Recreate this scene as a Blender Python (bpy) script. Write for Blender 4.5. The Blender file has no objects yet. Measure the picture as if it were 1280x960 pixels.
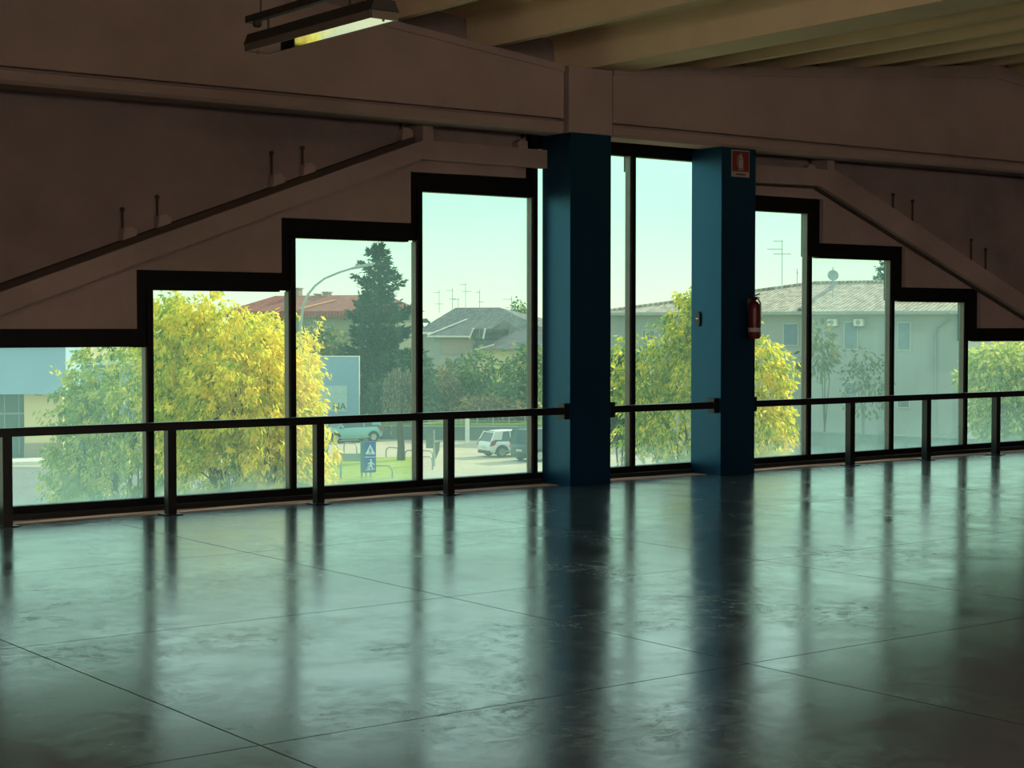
import bpy, bmesh, math, random
import numpy as np
from mathutils import Vector, Matrix

random.seed(7)
PI = math.pi
scene = bpy.context.scene
COL = scene.collection

# ------------------------------------------------------------------ camera frame (used for surveying positions)
FPX = 2122.0
PHI = math.radians(37.0)          # heading of the lens from the facade normal
TH = math.atan(72 / FPX)          # slight downward tilt
EYE = Vector((0, 0, 1.70))
RT = Vector((math.cos(PHI), -math.sin(PHI), 0))
F0 = Vector((math.sin(PHI), math.cos(PHI), 0))
FW = F0 * math.cos(TH) + Vector((0, 0, -math.sin(TH)))
UP = F0 * math.sin(TH) + Vector((0, 0, math.cos(TH)))
ZG = -5.6                          # street level below this first floor hall


def ray(px, py):
    return FW * FPX + RT * (px - 640) - UP * (py - 480)


def ground(px, py, z=ZG):
    d = ray(px, py)
    return EYE + d * ((z - EYE.z) / d.z)


def at(px, py, D):
    return EYE + ray(px, py) / FPX * D


# ------------------------------------------------------------------ materials
def nmat(name):
    m = bpy.data.materials.new(name)
    m.use_nodes = True
    nt = m.node_tree
    nt.nodes.clear()
    out = nt.nodes.new('ShaderNodeOutputMaterial')
    return m, nt, out


def N(nt, t, **kw):
    n = nt.nodes.new(t)
    for k, v in kw.items():
        if k in n.inputs.keys():
            n.inputs[k].default_value = v
        else:
            setattr(n, k, v)
    return n


def ramp(nt, fac, stops, interp='LINEAR'):
    r = nt.nodes.new('ShaderNodeValToRGB')
    r.color_ramp.interpolation = interp
    els = r.color_ramp.elements
    while len(els) < len(stops):
        els.new(0.5)
    for e, (p, c) in zip(els, stops):
        e.position = p
        e.color = (*c, 1) if len(c) == 3 else c
    nt.links.new(fac, r.inputs[0])
    return r


def mat(name, c, rough=0.6, metal=0.0, c2=None, scale=4.0, detail=5, bump=0.0, spec=0.5, stretch=None, wear=(0.35, 0.65)):
    m, nt, out = nmat(name)
    p = N(nt, 'ShaderNodeBsdfPrincipled', Roughness=rough, Metallic=metal)
    p.inputs['Specular IOR Level'].default_value = spec
    nt.links.new(p.outputs[0], out.inputs[0])
    tc = N(nt, 'ShaderNodeTexCoord')
    mp = N(nt, 'ShaderNodeMapping')
    if stretch:
        mp.inputs['Scale'].default_value = stretch
    nt.links.new(tc.outputs['Object'], mp.inputs[0])
    nz = N(nt, 'ShaderNodeTexNoise', Scale=scale, Detail=detail, Roughness=0.6)
    nt.links.new(mp.outputs[0], nz.inputs['Vector'])
    if c2 is None:
        c2 = tuple(x * 0.85 for x in c)
    r = ramp(nt, nz.outputs[0], [(wear[0], c2), (wear[1], c)])
    nt.links.new(r.outputs[0], p.inputs['Base Color'])
    if bump:
        b = N(nt, 'ShaderNodeBump', Strength=bump, Distance=0.02)
        nt.links.new(nz.outputs[0], b.inputs['Height'])
        nt.links.new(b.outputs[0], p.inputs['Normal'])
    return m


M = {}
M['concrete'] = mat('precast_concrete', (.395, .305, .28), .85, c2=(.32, .245, .222), scale=1.3, detail=9, bump=.06, spec=.25)
M['concrete_beam'] = mat('beam_concrete', (.405, .31, .275), .8, c2=(.34, .255, .225), scale=1.1, detail=9, bump=.05, spec=.3)
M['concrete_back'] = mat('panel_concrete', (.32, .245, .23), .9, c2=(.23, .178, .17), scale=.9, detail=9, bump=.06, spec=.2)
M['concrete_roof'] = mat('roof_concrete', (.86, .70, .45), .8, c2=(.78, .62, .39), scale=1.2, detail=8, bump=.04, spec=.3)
M['joint'] = mat('dark_brown', (.06, .038, .03), .9)  # plain dark brown for the rib strips, also rods, nuts and caption bar
M['plaster'] = mat('plaster', (.46, .40, .36), .9, c2=(.40, .35, .31), scale=.7)
M['blue'] = mat('blue_column_paint', (.0015, .016, .040), .34, c2=(.001, .012, .032), scale=2.2, detail=7, bump=.02, spec=.5)
for n_ in M['blue'].node_tree.nodes:
    if n_.type == 'BSDF_PRINCIPLED':
        n_.inputs['IOR'].default_value = 1.9
        n_.inputs['Specular Tint'].default_value = (.10, .55, 1, 1)
M['black'] = mat('black_frame_paint', (.004, .004, .004), .5, c2=(.003, .003, .003), spec=.18)
M['rail'] = mat('black_rail_paint', (.004, .0045, .0045), .34, c2=(.003, .003, .003), spec=.45)
M['alu'] = mat('grey_aluminium', (.16, .15, .13), .4, metal=.6)
M['steel'] = mat('dull_steel', (.22, .18, .16), .5, metal=.7)
M['housing'] = mat('dark_lamp_housing', (.03, .027, .024), .5)
M['lamp_side'] = mat('lamp_cover_side', (.17, .14, .105), .35)
M['reflector'] = mat('polished_reflector', (.93, .93, .9), .035, metal=1.0, c2=(.9, .9, .86))
M['red'] = mat('extinguisher_red', (.11, .008, .007), .4)
M['sign_red'] = mat('sign_red', (.20, .022, .015), .5)
M['white'] = mat('white_paint', (.75, .74, .70), .5)
M['sign_white'] = mat('sign_white', (.40, .37, .34), .6)
M['label_grey'] = mat('label_grey', (.45, .42, .40), .5)
M['black_plastic'] = mat('black_plastic', (.012, .012, .013), .4)
M['rubber'] = mat('hose_rubber', (.016, .016, .016), .5)
# outside
M['wall_white'] = mat('pale_blue_render', (.36, .54, .68), .9, c2=(.34, .51, .64), scale=.3)
M['wall_beige'] = mat('beige_render', (.80, .66, .36), .9, c2=(.74, .60, .32), scale=.4)
M['wall_tan'] = mat('tan_render', (.42, .34, .27), .9, scale=.4)
M['wall_green'] = mat('grey_green_render', (.37, .40, .36), .9, c2=(.33, .36, .325), scale=.25)
M['wall_olive'] = mat('olive_render', (.30, .32, .22), .9, scale=.3)
M['cream_metal'] = mat('cream_sheet', (.85, .70, .34), .6)
M['surround'] = mat('window_surround', (.50, .53, .47), .8)
M['shutter'] = mat('blue_grey_shutter', (.20, .28, .32), .7, scale=3)
M['out_glass'] = mat('outside_window_glass', (.07, .13, .15), .08, spec=.8)
M['garage'] = mat('blue_green_garage_door', (.10, .19, .21), .6, scale=2)
M['asphalt'] = mat('asphalt', (.20, .20, .19), .95, c2=(.16, .16, .155), scale=.5)
M['paving'] = mat('beige_paving', (.52, .44, .30), .95, c2=(.43, .37, .26), scale=.35, detail=8)
M['kerb'] = mat('pale_kerb', (.78, .75, .66), .9)
M['grass'] = mat('lawn_grass', (.33, .40, .02), .95, c2=(.23, .29, .02), scale=1.5, detail=8)
M['bark'] = mat('bark', (.11, .085, .06), .95, c2=(.06, .048, .035), scale=6, stretch=(1, 1, .25))
M['bark_dark'] = mat('dark_bark', (.06, .055, .045), .95, scale=6)
M['galv'] = mat('galvanised_steel', (.34, .40, .38), .45, metal=.4)
M['tyre'] = mat('tyre_rubber', (.015, .015, .016), .8)
M['rim'] = mat('alloy_rim', (.45, .47, .47), .3, metal=.8)
M['car_teal'] = mat('pale_teal_car_paint', (.22, .48, .45), .25, c2=(.20, .46, .43), spec=.7)
M['car_white'] = mat('white_car_paint', (.80, .80, .76), .25, c2=(.78, .78, .74), spec=.7)
M['car_dark'] = mat('dark_green_grey_car_paint', (.05, .085, .085), .25, spec=.7)
M['car_glass'] = mat('car_glass', (.025, .05, .055), .06, spec=.9)
M['car_trim'] = mat('black_car_trim', (.02, .022, .022), .6)
M['tail'] = mat('tail_light_red', (.32, .05, .05), .25)
M['headlight'] = mat('headlight_clear', (.75, .78, .76), .15)
M['plate'] = mat('number_plate', (.62, .62, .55), .5)
M['sign_blue'] = mat('road_sign_blue', (.012, .09, .42), .4)
M['sign_side'] = mat('sign_casing_teal', (.05, .17, .22), .5)
M['sign_pale'] = mat('sign_pictogram_white', (.72, .80, .84), .4)
M['board_blue'] = mat('pale_blue_board', (.26, .40, .50), .6, c2=(.25, .385, .485), scale=.4)
M['board_pale'] = mat('pale_green_panel', (.46, .60, .56), .6)
M['letter'] = mat('dark_lettering', (.04, .10, .11), .6)
M['low_wall'] = mat('grey_green_wall', (.15, .19, .17), .9, scale=.8)
M['sunlit_hip'] = mat('sunlit_hip_strip', (.75, .32, .16), .8)
M['verge_white'] = mat('white_verge_board', (.85, .85, .74), .6)


def tile_mat(name, c, c2, scale=9.0):
    m, nt, out = nmat(name)
    p = N(nt, 'ShaderNodeBsdfPrincipled', Roughness=.85)
    nt.links.new(p.outputs[0], out.inputs[0])
    tc = N(nt, 'ShaderNodeTexCoord')
    mp = N(nt, 'ShaderNodeMapping')
    mp.inputs['Scale'].default_value = (1.0, .8, 1.0)
    nt.links.new(tc.outputs['Object'], mp.inputs[0])
    vo = N(nt, 'ShaderNodeTexVoronoi', Scale=3.4)
    nt.links.new(mp.outputs[0], vo.inputs['Vector'])
    r = ramp(nt, vo.outputs['Color'], [(.15, c2), (.75, c)])
    wv = N(nt, 'ShaderNodeTexWave', Scale=1.1, Distortion=.6)
    wv.bands_direction = 'X'
    nt.links.new(tc.outputs['Object'], wv.inputs['Vector'])
    mx = N(nt, 'ShaderNodeMixRGB', blend_type='MULTIPLY')
    mx.inputs[0].default_value = .45
    nt.links.new(r.outputs[0], mx.inputs[1])
    nt.links.new(wv.outputs[0], mx.inputs[2])
    nt.links.new(mx.outputs[0], p.inputs['Base Color'])
    b = N(nt, 'ShaderNodeBump', Strength=.5, Distance=.08)
    nt.links.new(wv.outputs[0], b.inputs['Height'])
    nt.links.new(b.outputs[0], p.inputs['Normal'])
    return m


M['roof_tile'] = tile_mat('pale_roof_tiles', (.60, .52, .40), (.34, .27, .20))
M['roof_red'] = tile_mat('red_roof_tiles', (.44, .12, .09), (.30, .08, .06))
M['roof_grey'] = tile_mat('grey_roof_tiles', (.21, .215, .205), (.13, .13, .125))


def leaf_mat(name, stops, trans=.45):
    m, nt, out = nmat(name)
    a = N(nt, 'ShaderNodeAttribute')
    a.attribute_name = 'tint'
    r = ramp(nt, a.outputs['Fac'], stops)
    d = N(nt, 'ShaderNodeBsdfDiffuse')
    t = N(nt, 'ShaderNodeBsdfTranslucent')
    nt.links.new(r.outputs[0], d.inputs[0])
    nt.links.new(r.outputs[0], t.inputs[0])
    mx = N(nt, 'ShaderNodeMixShader')
    mx.inputs[0].default_value = trans
    nt.links.new(d.outputs[0], mx.inputs[1])
    nt.links.new(t.outputs[0], mx.inputs[2])
    nt.links.new(mx.outputs[0], out.inputs[0])
    return m


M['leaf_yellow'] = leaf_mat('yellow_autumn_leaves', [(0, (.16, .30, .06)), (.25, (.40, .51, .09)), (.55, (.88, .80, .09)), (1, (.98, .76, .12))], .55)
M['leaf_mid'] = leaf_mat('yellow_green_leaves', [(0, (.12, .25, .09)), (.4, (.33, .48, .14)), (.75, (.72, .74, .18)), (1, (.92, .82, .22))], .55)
M['leaf_green'] = leaf_mat('green_leaves', [(0, (.06, .14, .06)), (.6, (.16, .27, .08)), (1, (.42, .46, .12))], .45)
M['leaf_dark'] = leaf_mat('dark_green_leaves', [(0, (.03, .075, .04)), (.7, (.07, .14, .07)), (1, (.13, .20, .09))], .3)
M['leaf_olive'] = leaf_mat('olive_leaves', [(0, (.09, .13, .06)), (.6, (.20, .24, .10)), (1, (.36, .34, .15))], .35)
M['leaf_russet'] = leaf_mat('russet_leaves', [(0, (.16, .12, .06)), (.6, (.30, .22, .10)), (1, (.42, .34, .14))], .35)
M['leaf_grey'] = leaf_mat('grey_weeping_twigs', [(0, (.13, .14, .11)), (.6, (.22, .23, .18)), (1, (.40, .38, .28))], .3)
M['needle'] = leaf_mat('conifer_needles', [(0, (.020, .060, .040)), (.7, (.05, .11, .07)), (1, (.10, .17, .09))], .25)


def glass_mat(name, dust, low):
    """dusty greenish pane: clear glass, a film of dust all over, thicker towards the sill"""
    m, nt, out = nmat(name)
    tr = N(nt, 'ShaderNodeBsdfTransparent')
    tr.inputs[0].default_value = (.945, .995, .98, 1)
    gl = N(nt, 'ShaderNodeBsdfGlossy', Roughness=.02)
    gl.inputs[0].default_value = (.8, .9, .9, 1)
    fr = N(nt, 'ShaderNodeFresnel', IOR=1.15)
    geo = N(nt, 'ShaderNodeNewGeometry')
    fz = N(nt, 'ShaderNodeMath', operation='SUBTRACT')
    fz.inputs[0].default_value = 1.0
    nt.links.new(geo.outputs['Backfacing'], fz.inputs[1])
    fm = N(nt, 'ShaderNodeMath', operation='MULTIPLY')
    nt.links.new(fr.outputs[0], fm.inputs[0])
    nt.links.new(fz.outputs[0], fm.inputs[1])
    mg = N(nt, 'ShaderNodeMixShader')
    nt.links.new(fm.outputs[0], mg.inputs[0])
    nt.links.new(tr.outputs[0], mg.inputs[1])
    nt.links.new(gl.outputs[0], mg.inputs[2])
    dt = N(nt, 'ShaderNodeBsdfTranslucent')
    dt.inputs[0].default_value = (.52, .84, .84, 1)
    tc = N(nt, 'ShaderNodeTexCoord')
    sp = N(nt, 'ShaderNodeSeparateXYZ')
    nt.links.new(tc.outputs['Object'], sp.inputs[0])
    nz = N(nt, 'ShaderNodeTexNoise', Scale=2.2, Detail=7, Roughness=.62)
    mp = N(nt, 'ShaderNodeMapping')
    mp.inputs['Scale'].default_value = (1, 1, .45)
    nt.links.new(tc.outputs['Object'], mp.inputs[0])
    nt.links.new(mp.outputs[0], nz.inputs['Vector'])
    ad = N(nt, 'ShaderNodeMath', operation='MULTIPLY_ADD')
    nt.links.new(nz.outputs[0], ad.inputs[0])
    ad.inputs[1].default_value = .35
    nt.links.new(sp.outputs['Z'], ad.inputs[2])
    film = ramp(nt, ad.outputs[0], [(.26, (low,) * 3), (.38, (low * .55,) * 3), (.54, (dust * 1.35,) * 3), (.75, (dust * 1.05,) * 3), (1, (dust,) * 3)])
    fn = N(nt, 'ShaderNodeMath', operation='MULTIPLY')
    nr = ramp(nt, nz.outputs[0], [(.3, (.8,) * 3), (.7, (1.15,) * 3)])
    nt.links.new(film.outputs[0], fn.inputs[0])
    nt.links.new(nr.outputs[0], fn.inputs[1])
    mx = N(nt, 'ShaderNodeMixShader')
    fo = N(nt, 'ShaderNodeMath', operation='MULTIPLY')
    nt.links.new(fn.outputs[0], fo.inputs[0])
    nt.links.new(fz.outputs[0], fo.inputs[1])
    nt.links.new(fo.outputs[0], mx.inputs[0])
    nt.links.new(mg.outputs[0], mx.inputs[1])
    nt.links.new(dt.outputs[0], mx.inputs[2])
    nt.links.new(mx.outputs[0], out.inputs[0])
    return m


M['glass'] = glass_mat('dusty_window_glass', .17, .55)
M['glass_dusty'] = glass_mat('very_dusty_window_glass', .22, .60)
M['glass_clear'] = glass_mat('slightly_dusty_window_glass', .10, .52)


def floor_mat():
    m, nt, out = nmat('polished_concrete_floor')
    L = nt.links.new
    p = N(nt, 'ShaderNodeBsdfPrincipled')
    p.inputs['IOR'].default_value = 3.0
    L(p.outputs[0], out.inputs[0])
    tc = N(nt, 'ShaderNodeTexCoord')
    sp = N(nt, 'ShaderNodeSeparateXYZ')
    L(tc.outputs['Object'], sp.inputs[0])

    def line(sock, off, period, w):
        a = N(nt, 'ShaderNodeMath', operation='SUBTRACT'); L(sock, a.inputs[0]); a.inputs[1].default_value = off
        b = N(nt, 'ShaderNodeMath', operation='DIVIDE'); L(a.outputs[0], b.inputs[0]); b.inputs[1].default_value = period
        c = N(nt, 'ShaderNodeMath', operation='ADD'); L(b.outputs[0], c.inputs[0]); c.inputs[1].default_value = .5
        d = N(nt, 'ShaderNodeMath', operation='FRACT'); L(c.outputs[0], d.inputs[0])
        e = N(nt, 'ShaderNodeMath', operation='SUBTRACT'); L(d.outputs[0], e.inputs[0]); e.inputs[1].default_value = .5
        f = N(nt, 'ShaderNodeMath', operation='ABSOLUTE'); L(e.outputs[0], f.inputs[0])
        g = N(nt, 'ShaderNodeMath', operation='LESS_THAN'); L(f.outputs[0], g.inputs[0]); g.inputs[1].default_value = w / period
        return g.outputs[0]
    wob = N(nt, 'ShaderNodeTexNoise', Scale=1.2, Detail=4)
    L(tc.outputs['Object'], wob.inputs['Vector'])
    wx = N(nt, 'ShaderNodeMath', operation='MULTIPLY_ADD'); L(wob.outputs[0], wx.inputs[0]); wx.inputs[1].default_value = .02; L(sp.outputs['X'], wx.inputs[2])
    wy = N(nt, 'ShaderNodeMath', operation='MULTIPLY_ADD'); L(wob.outputs[0], wy.inputs[0]); wy.inputs[1].default_value = .02; L(sp.outputs['Y'], wy.inputs[2])
    j1 = line(wx.outputs[0], 3.31, 2.77, .0045)
    j2 = line(wy.outputs[0], 8.73, 2.64, .0045)
    jm = N(nt, 'ShaderNodeMath', operation='MAXIMUM'); L(j1, jm.inputs[0]); L(j2, jm.inputs[1])
    # trowel swirls and fine cracks
    big = N(nt, 'ShaderNodeTexNoise', Scale=.75, Detail=7, Roughness=.62)
    L(tc.outputs['Object'], big.inputs['Vector'])
    dist = N(nt, 'ShaderNodeTexNoise', Scale=1.6, Detail=6, Roughness=.6, Distortion=1.6)
    L(tc.outputs['Object'], dist.inputs['Vector'])
    vm = N(nt, 'ShaderNodeVectorMath', operation='SCALE'); L(dist.outputs['Color'], vm.inputs[0]); vm.inputs['Scale'].default_value = .55
    va = N(nt, 'ShaderNodeVectorMath', operation='ADD'); L(tc.outputs['Object'], va.inputs[0]); L(vm.outputs[0], va.inputs[1])
    rid = N(nt, 'ShaderNodeTexNoise', Scale=10.0, Detail=12, Roughness=.78)
    L(va.outputs[0], rid.inputs['Vector'])
    crack = ramp(nt, rid.outputs[0], [(.46, (0, 0, 0)), (.54, (.4,) * 3), (.66, (1, 1, 1))])
    patch = ramp(nt, big.outputs[0], [(.44, (.06,) * 3), (.66, (1,) * 3)])
    cm = N(nt, 'ShaderNodeMath', operation='MULTIPLY'); L(crack.outputs[0], cm.inputs[0]); L(patch.outputs[0], cm.inputs[1])
    fine = N(nt, 'ShaderNodeTexNoise', Scale=2.4, Detail=9, Roughness=.65)
    L(va.outputs[0], fine.inputs['Vector'])
    base = ramp(nt, fine.outputs[0], [(.28, (.022, .034, .040)), (.50, (.050, .068, .078)), (.72, (.086, .110, .122))])
    dk = N(nt, 'ShaderNodeMixRGB'); L(cm.outputs[0], dk.inputs[0]); L(base.outputs[0], dk.inputs[1]); dk.inputs[2].default_value = (.02, .022, .02, 1)
    dj = N(nt, 'ShaderNodeMixRGB'); L(jm.outputs[0], dj.inputs[0]); L(dk.outputs[0], dj.inputs[1]); dj.inputs[2].default_value = (.012, .012, .011, 1)
    L(dj.outputs[0], p.inputs['Base Color'])
    # gloss: duller where scuffed
    rr = ramp(nt, fine.outputs[0], [(.3, (.22,) * 3), (.7, (.115,) * 3)])
    ra = N(nt, 'ShaderNodeMath', operation='MULTIPLY_ADD'); L(cm.outputs[0], ra.inputs[0]); ra.inputs[1].default_value = .20; L(rr.outputs[0], ra.inputs[2])
    rb = N(nt, 'ShaderNodeMath', operation='MULTIPLY_ADD'); L(jm.outputs[0], rb.inputs[0]); rb.inputs[1].default_value = .5; L(ra.outputs[0], rb.inputs[2])
    L(rb.outputs[0], p.inputs['Roughness'])
    sl = N(nt, 'ShaderNodeMath', operation='MULTIPLY_ADD'); L(jm.outputs[0], sl.inputs[0]); sl.inputs[1].default_value = -.45; sl.inputs[2].default_value = .5
    L(sl.outputs[0], p.inputs['Specular IOR Level'])
    h1 = N(nt, 'ShaderNodeMath', operation='MULTIPLY_ADD'); L(cm.outputs[0], h1.inputs[0]); h1.inputs[1].default_value = -.25; L(fine.outputs[0], h1.inputs[2])
    b = N(nt, 'ShaderNodeBump', Strength=.035, Distance=.02)
    L(h1.outputs[0], b.inputs['Height'])
    L(b.outputs[0], p.inputs['Normal'])
    return m


M['floor'] = floor_mat()

# ------------------------------------------------------------------ mesh helpers


class MB:
    def __init__(self):
        self.bm = bmesh.new()

    def box(self, x0, x1, y0, y1, z0, z1, bev=0.0):
        r = bmesh.ops.create_cube(self.bm, size=1)
        vs = r['verts']
        bmesh.ops.scale(self.bm, vec=(x1 - x0, y1 - y0, z1 - z0), verts=vs)
        bmesh.ops.translate(self.bm, vec=((x0 + x1) / 2, (y0 + y1) / 2, (z0 + z1) / 2), verts=vs)
        if bev:
            es = list({e for v in vs for e in v.link_edges})
            bmesh.ops.bevel(self.bm, geom=es, offset=bev, segments=2, affect='EDGES', profile=.7)
        return self

    def prism(self, pts, a, b, axis='y'):
        """polygon (u,v) extruded from a to b; axis y: (x,z) polygon, x: (y,z) polygon, z: (x,y) polygon"""
        def mk(u, v, w):
            return {'y': (u, w, v), 'x': (w, u, v), 'z': (u, v, w)}[axis]
        A = [self.bm.verts.new(mk(u, v, a)) for u, v in pts]
        B = [self.bm.verts.new(mk(u, v, b)) for u, v in pts]
        n = len(pts)
        self.bm.faces.new(A)
        self.bm.faces.new(B[::-1])
        for i in range(n):
            self.bm.faces.new((A[i], B[i], B[(i + 1) % n], A[(i + 1) % n]))
        return self

    def tube(self, path, r, seg=8, cap=True):
        path = [Vector(p) for p in path]
        rs = r if isinstance(r, (list, tuple)) else [r] * len(path)
        rings = []
        for i, p in enumerate(path):
            t = (path[min(i + 1, len(path) - 1)] - path[max(i - 1, 0)]).normalized()
            a = t.orthogonal().normalized() if i == 0 else (rings_a - t * rings_a.dot(t)).normalized()
            rings_a = a
            b = t.cross(a)
            rings.append([self.bm.verts.new(p + (a * math.cos(2 * PI * k / seg) + b * math.sin(2 * PI * k / seg)) * rs[i]) for k in range(seg)])
        for i in range(len(rings) - 1):
            for k in range(seg):
                self.bm.faces.new((rings[i][k], rings[i][(k + 1) % seg], rings[i + 1][(k + 1) % seg], rings[i + 1][k]))
        if cap:
            self.bm.faces.new(rings[0][::-1])
            self.bm.faces.new(rings[-1])
        return self

    def bar(self, p0, p1, w, h):
        """rectangular bar between two points, w sideways, h upwards"""
        p0, p1 = Vector(p0), Vector(p1)
        t = (p1 - p0).normalized()
        s = t.cross(Vector((0, 0, 1)))
        s = s.normalized() if s.length > 1e-4 else Vector((1, 0, 0))
        u = s.cross(t)
        q = []
        for p in (p0, p1):
            q.append([self.bm.verts.new(p + s * (a * w / 2) + u * (b * h / 2)) for a, b in ((-1, -1), (1, -1), (1, 1), (-1, 1))])
        self.bm.faces.new(q[0][::-1]); self.bm.faces.new(q[1])
        for k in range(4):
            self.bm.faces.new((q[0][k], q[0][(k + 1) % 4], q[1][(k + 1) % 4], q[1][k]))
        return self

    def lathe(self, prof, seg=20, c=(0, 0, 0)):
        rings = []
        for r, z in prof:
            rings.append([self.bm.verts.new((c[0] + r * math.cos(2 * PI * k / seg), c[1] + r * math.sin(2 * PI * k / seg), c[2] + z)) for k in range(seg)])
        for i in range(len(rings) - 1):
            for k in range(seg):
                self.bm.faces.new((rings[i][k], rings[i][(k + 1) % seg], rings[i + 1][(k + 1) % seg], rings[i + 1][k]))
        self.bm.faces.new(rings[0][::-1]); self.bm.faces.new(rings[-1])
        return self

    def face(self, pts):
        self.bm.faces.new([self.bm.verts.new(p) for p in pts])
        return self

    def build(self, name, m, parent=None, smooth=False, loc=None, rz=0):
        bmesh.ops.recalc_face_normals(self.bm, faces=self.bm.faces)
        me = bpy.data.meshes.new(name)
        self.bm.to_mesh(me)
        self.bm.free()
        if smooth:
            for p in me.polygons:
                p.use_smooth = True
        me.materials.append(m)
        o = bpy.data.objects.new(name, me)
        COL.objects.link(o)
        if parent:
            o.parent = parent
        if loc is not None:
            o.location = loc
        o.rotation_euler.z = rz
        return o


def tag(o, label, cat, group=None, kind=None):
    o['label'] = label
    o['category'] = cat
    if group:
        o['group'] = group
    if kind:
        o['kind'] = kind
    return o


def empty(name, loc=(0, 0, 0), rz=0, label=None, cat=None, group=None, kind=None):
    o = bpy.data.objects.new(name, None)
    COL.objects.link(o)
    o.location = loc
    o.rotation_euler.z = rz
    o.empty_display_size = .2
    if label:
        tag(o, label, cat, group, kind)
    return o


def copy_tree(o, parent=None):
    c = o.copy()
    COL.objects.link(c)
    if parent:
        c.parent = parent
    for ch in list(o.children):
        copy_tree(ch, c)
    return c


# ================================================================== THE HALL
X_L, X_R, Y_B, Y_F = -5.0, 31.0, -9.0, 14.62
tag(MB().box(X_L, X_R, Y_B, 14.72, -.30, 0).build('floor', M['floor']), 'polished grey concrete floor with saw-cut joints and cracks', 'floor', kind='structure')

# ---- pane table: glass x0,x1 (front mullion lines), glass top, frame outer top, outer x0,x1
BOT = .118
panes = [
    # x0, x1, top, band_top, outer_x0, outer_x1, dust
    (3.80, 5.245, .985, 1.135, 3.60, 5.12, 'glass_dusty'),
    (5.245, 6.745, 1.512, 1.678, 5.08, 6.60, 'glass_dusty'),
    (6.745, 8.245, 2.034, 2.218, 6.60, 8.105, 'glass_clear'),
    (8.245, 9.73, 2.562, 2.750, 8.105, 9.60, 'glass'),
    (9.73, 11.225, 3.083, 3.272, 9.60, 11.34, 'glass'),
    (11.225, 12.625, 3.612, 3.80, 11.20, 12.60, 'glass_clear'),
    (12.625, 14.045, 3.612, 3.80, 12.60, 14.20, 'glass_clear'),
    (14.045, 15.495, 3.083, 3.265, 14.10, 15.69, 'glass_clear'),
    (15.495, 17.03, 2.545, 2.728, 15.69, 17.235, 'glass_dusty'),
    (17.03, 18.52, 2.018, 2.204, 17.235, 18.775, 'glass_dusty'),
    (18.52, 20.02, 1.496, 1.676, 18.775, 20.28, 'glass_dusty'),
    (20.02, 21.50, .985, 1.14, 20.28, 21.72, 'glass_dusty'),
]
wl = ['low dusty pane at the far left, mostly outside the photo', 'low dusty pane with the blue building and green tree behind',
      'pane filled by the yellow autumn tree, one step up', 'pane showing the conifer, street lamp and blue road sign',
      'tall pane left of the first blue column, aerials in view', 'narrow tall pane right beside the first blue column',
      'tall pane left of the second blue column', 'tall pane right of the second blue column, mast aerial in view',
      'dusty pane showing the satellite dish and air conditioners', 'dusty pane showing the downpipe of the pale house',
      'low dusty pane at the right with the pale green tree', 'lowest pane beyond the right edge of the photo']
for i, (x0, x1, top, bt, ox0, ox1, dust) in enumerate(panes):
    w = empty('window_%d' % (i + 1), (x0, 14.56, 0), label=wl[i], cat='window', kind='structure')
    f = MB()
    W = x1 - x0
    left_side = i <= 6
    hw = .0275
    # top band
    a, b = ox0 - x0, (ox1 - x0 if i != 4 else W + .015)
    if i == 5:
        a = -.015
    f.box(a - .012, b + .012, -.05, .05, top, bt + .015)
    # riser at the high side of each step
    if i <= 6:
        if i > 0:
            zlow = panes[i - 1][3]
            f.box(a - .012, hw, -.052, .048, min(zlow, top) - .17, bt + .012)
    if i >= 7:
        zlow = panes[i + 1][3] if i + 1 < len(panes) else 0
        f.box(W - hw, b + .012, -.052, .048, zlow - .17, bt + .012)
    # mullions
    f.box(-hw, hw, -.09, .02, 0, top + .02)
    if i in (6, 11):
        f.box(W - hw, W + hw, -.09, .02, 0, top + .02)
    # sill rail
    f.box(0, W, -.075, .05, 0, BOT)
    f.build('frame', M['black'], w)
    MB().box(0, W, -.16, -.075, 0, .05).build('sill', M['rail'], w)
    MB().box(W - hw - .018, W - hw, -.07, .012, BOT, top).build('glazing_bead', M['alu'], w)
    g = MB().box(.02, W - .02, -.004, .004, BOT - .02, top + .01).build('glass_pane', M[dust], w)

# ---- facade concrete: rear panels with stepped soffit
rear = []
zt = 6.4
pl = [(X_L, zt), (X_L, 0), (3.72, 0), (3.72, 1.06)]
for (x0, x1, top, bt, ox0, ox1, d) in panes[:5]:
    pl += [(ox0 + .04 if ox0 > 3.7 else 3.72, bt - .06), (ox1 + .04 if ox1 < 11.2 else 11.25, bt - .06)]
pl += [(11.25, 3.74), (14.15, 3.74)]
for (x0, x1, top, bt, ox0, ox1, d) in panes[7:]:
    pl += [(max(ox0 - .04, 14.15), bt - .06), (ox1 - .04, bt - .06)]
pl += [(21.68, 0), (X_R, 0), (X_R, zt)]
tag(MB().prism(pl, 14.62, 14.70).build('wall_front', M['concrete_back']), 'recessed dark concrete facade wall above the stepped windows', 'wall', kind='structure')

# lower stepped panel in front (between rib and window steps)
SL_L = (3.587 - 1.992) / (9.679 - 5.283)     # slope of the left rib
SL_R = (3.609 - 2.129) / (15.823 - 19.554)


def ribL(x):
    return 3.587 + (x - 9.679) * SL_L


def ribR(x):
    return 3.609 + (x - 15.823) * SL_R


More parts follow.
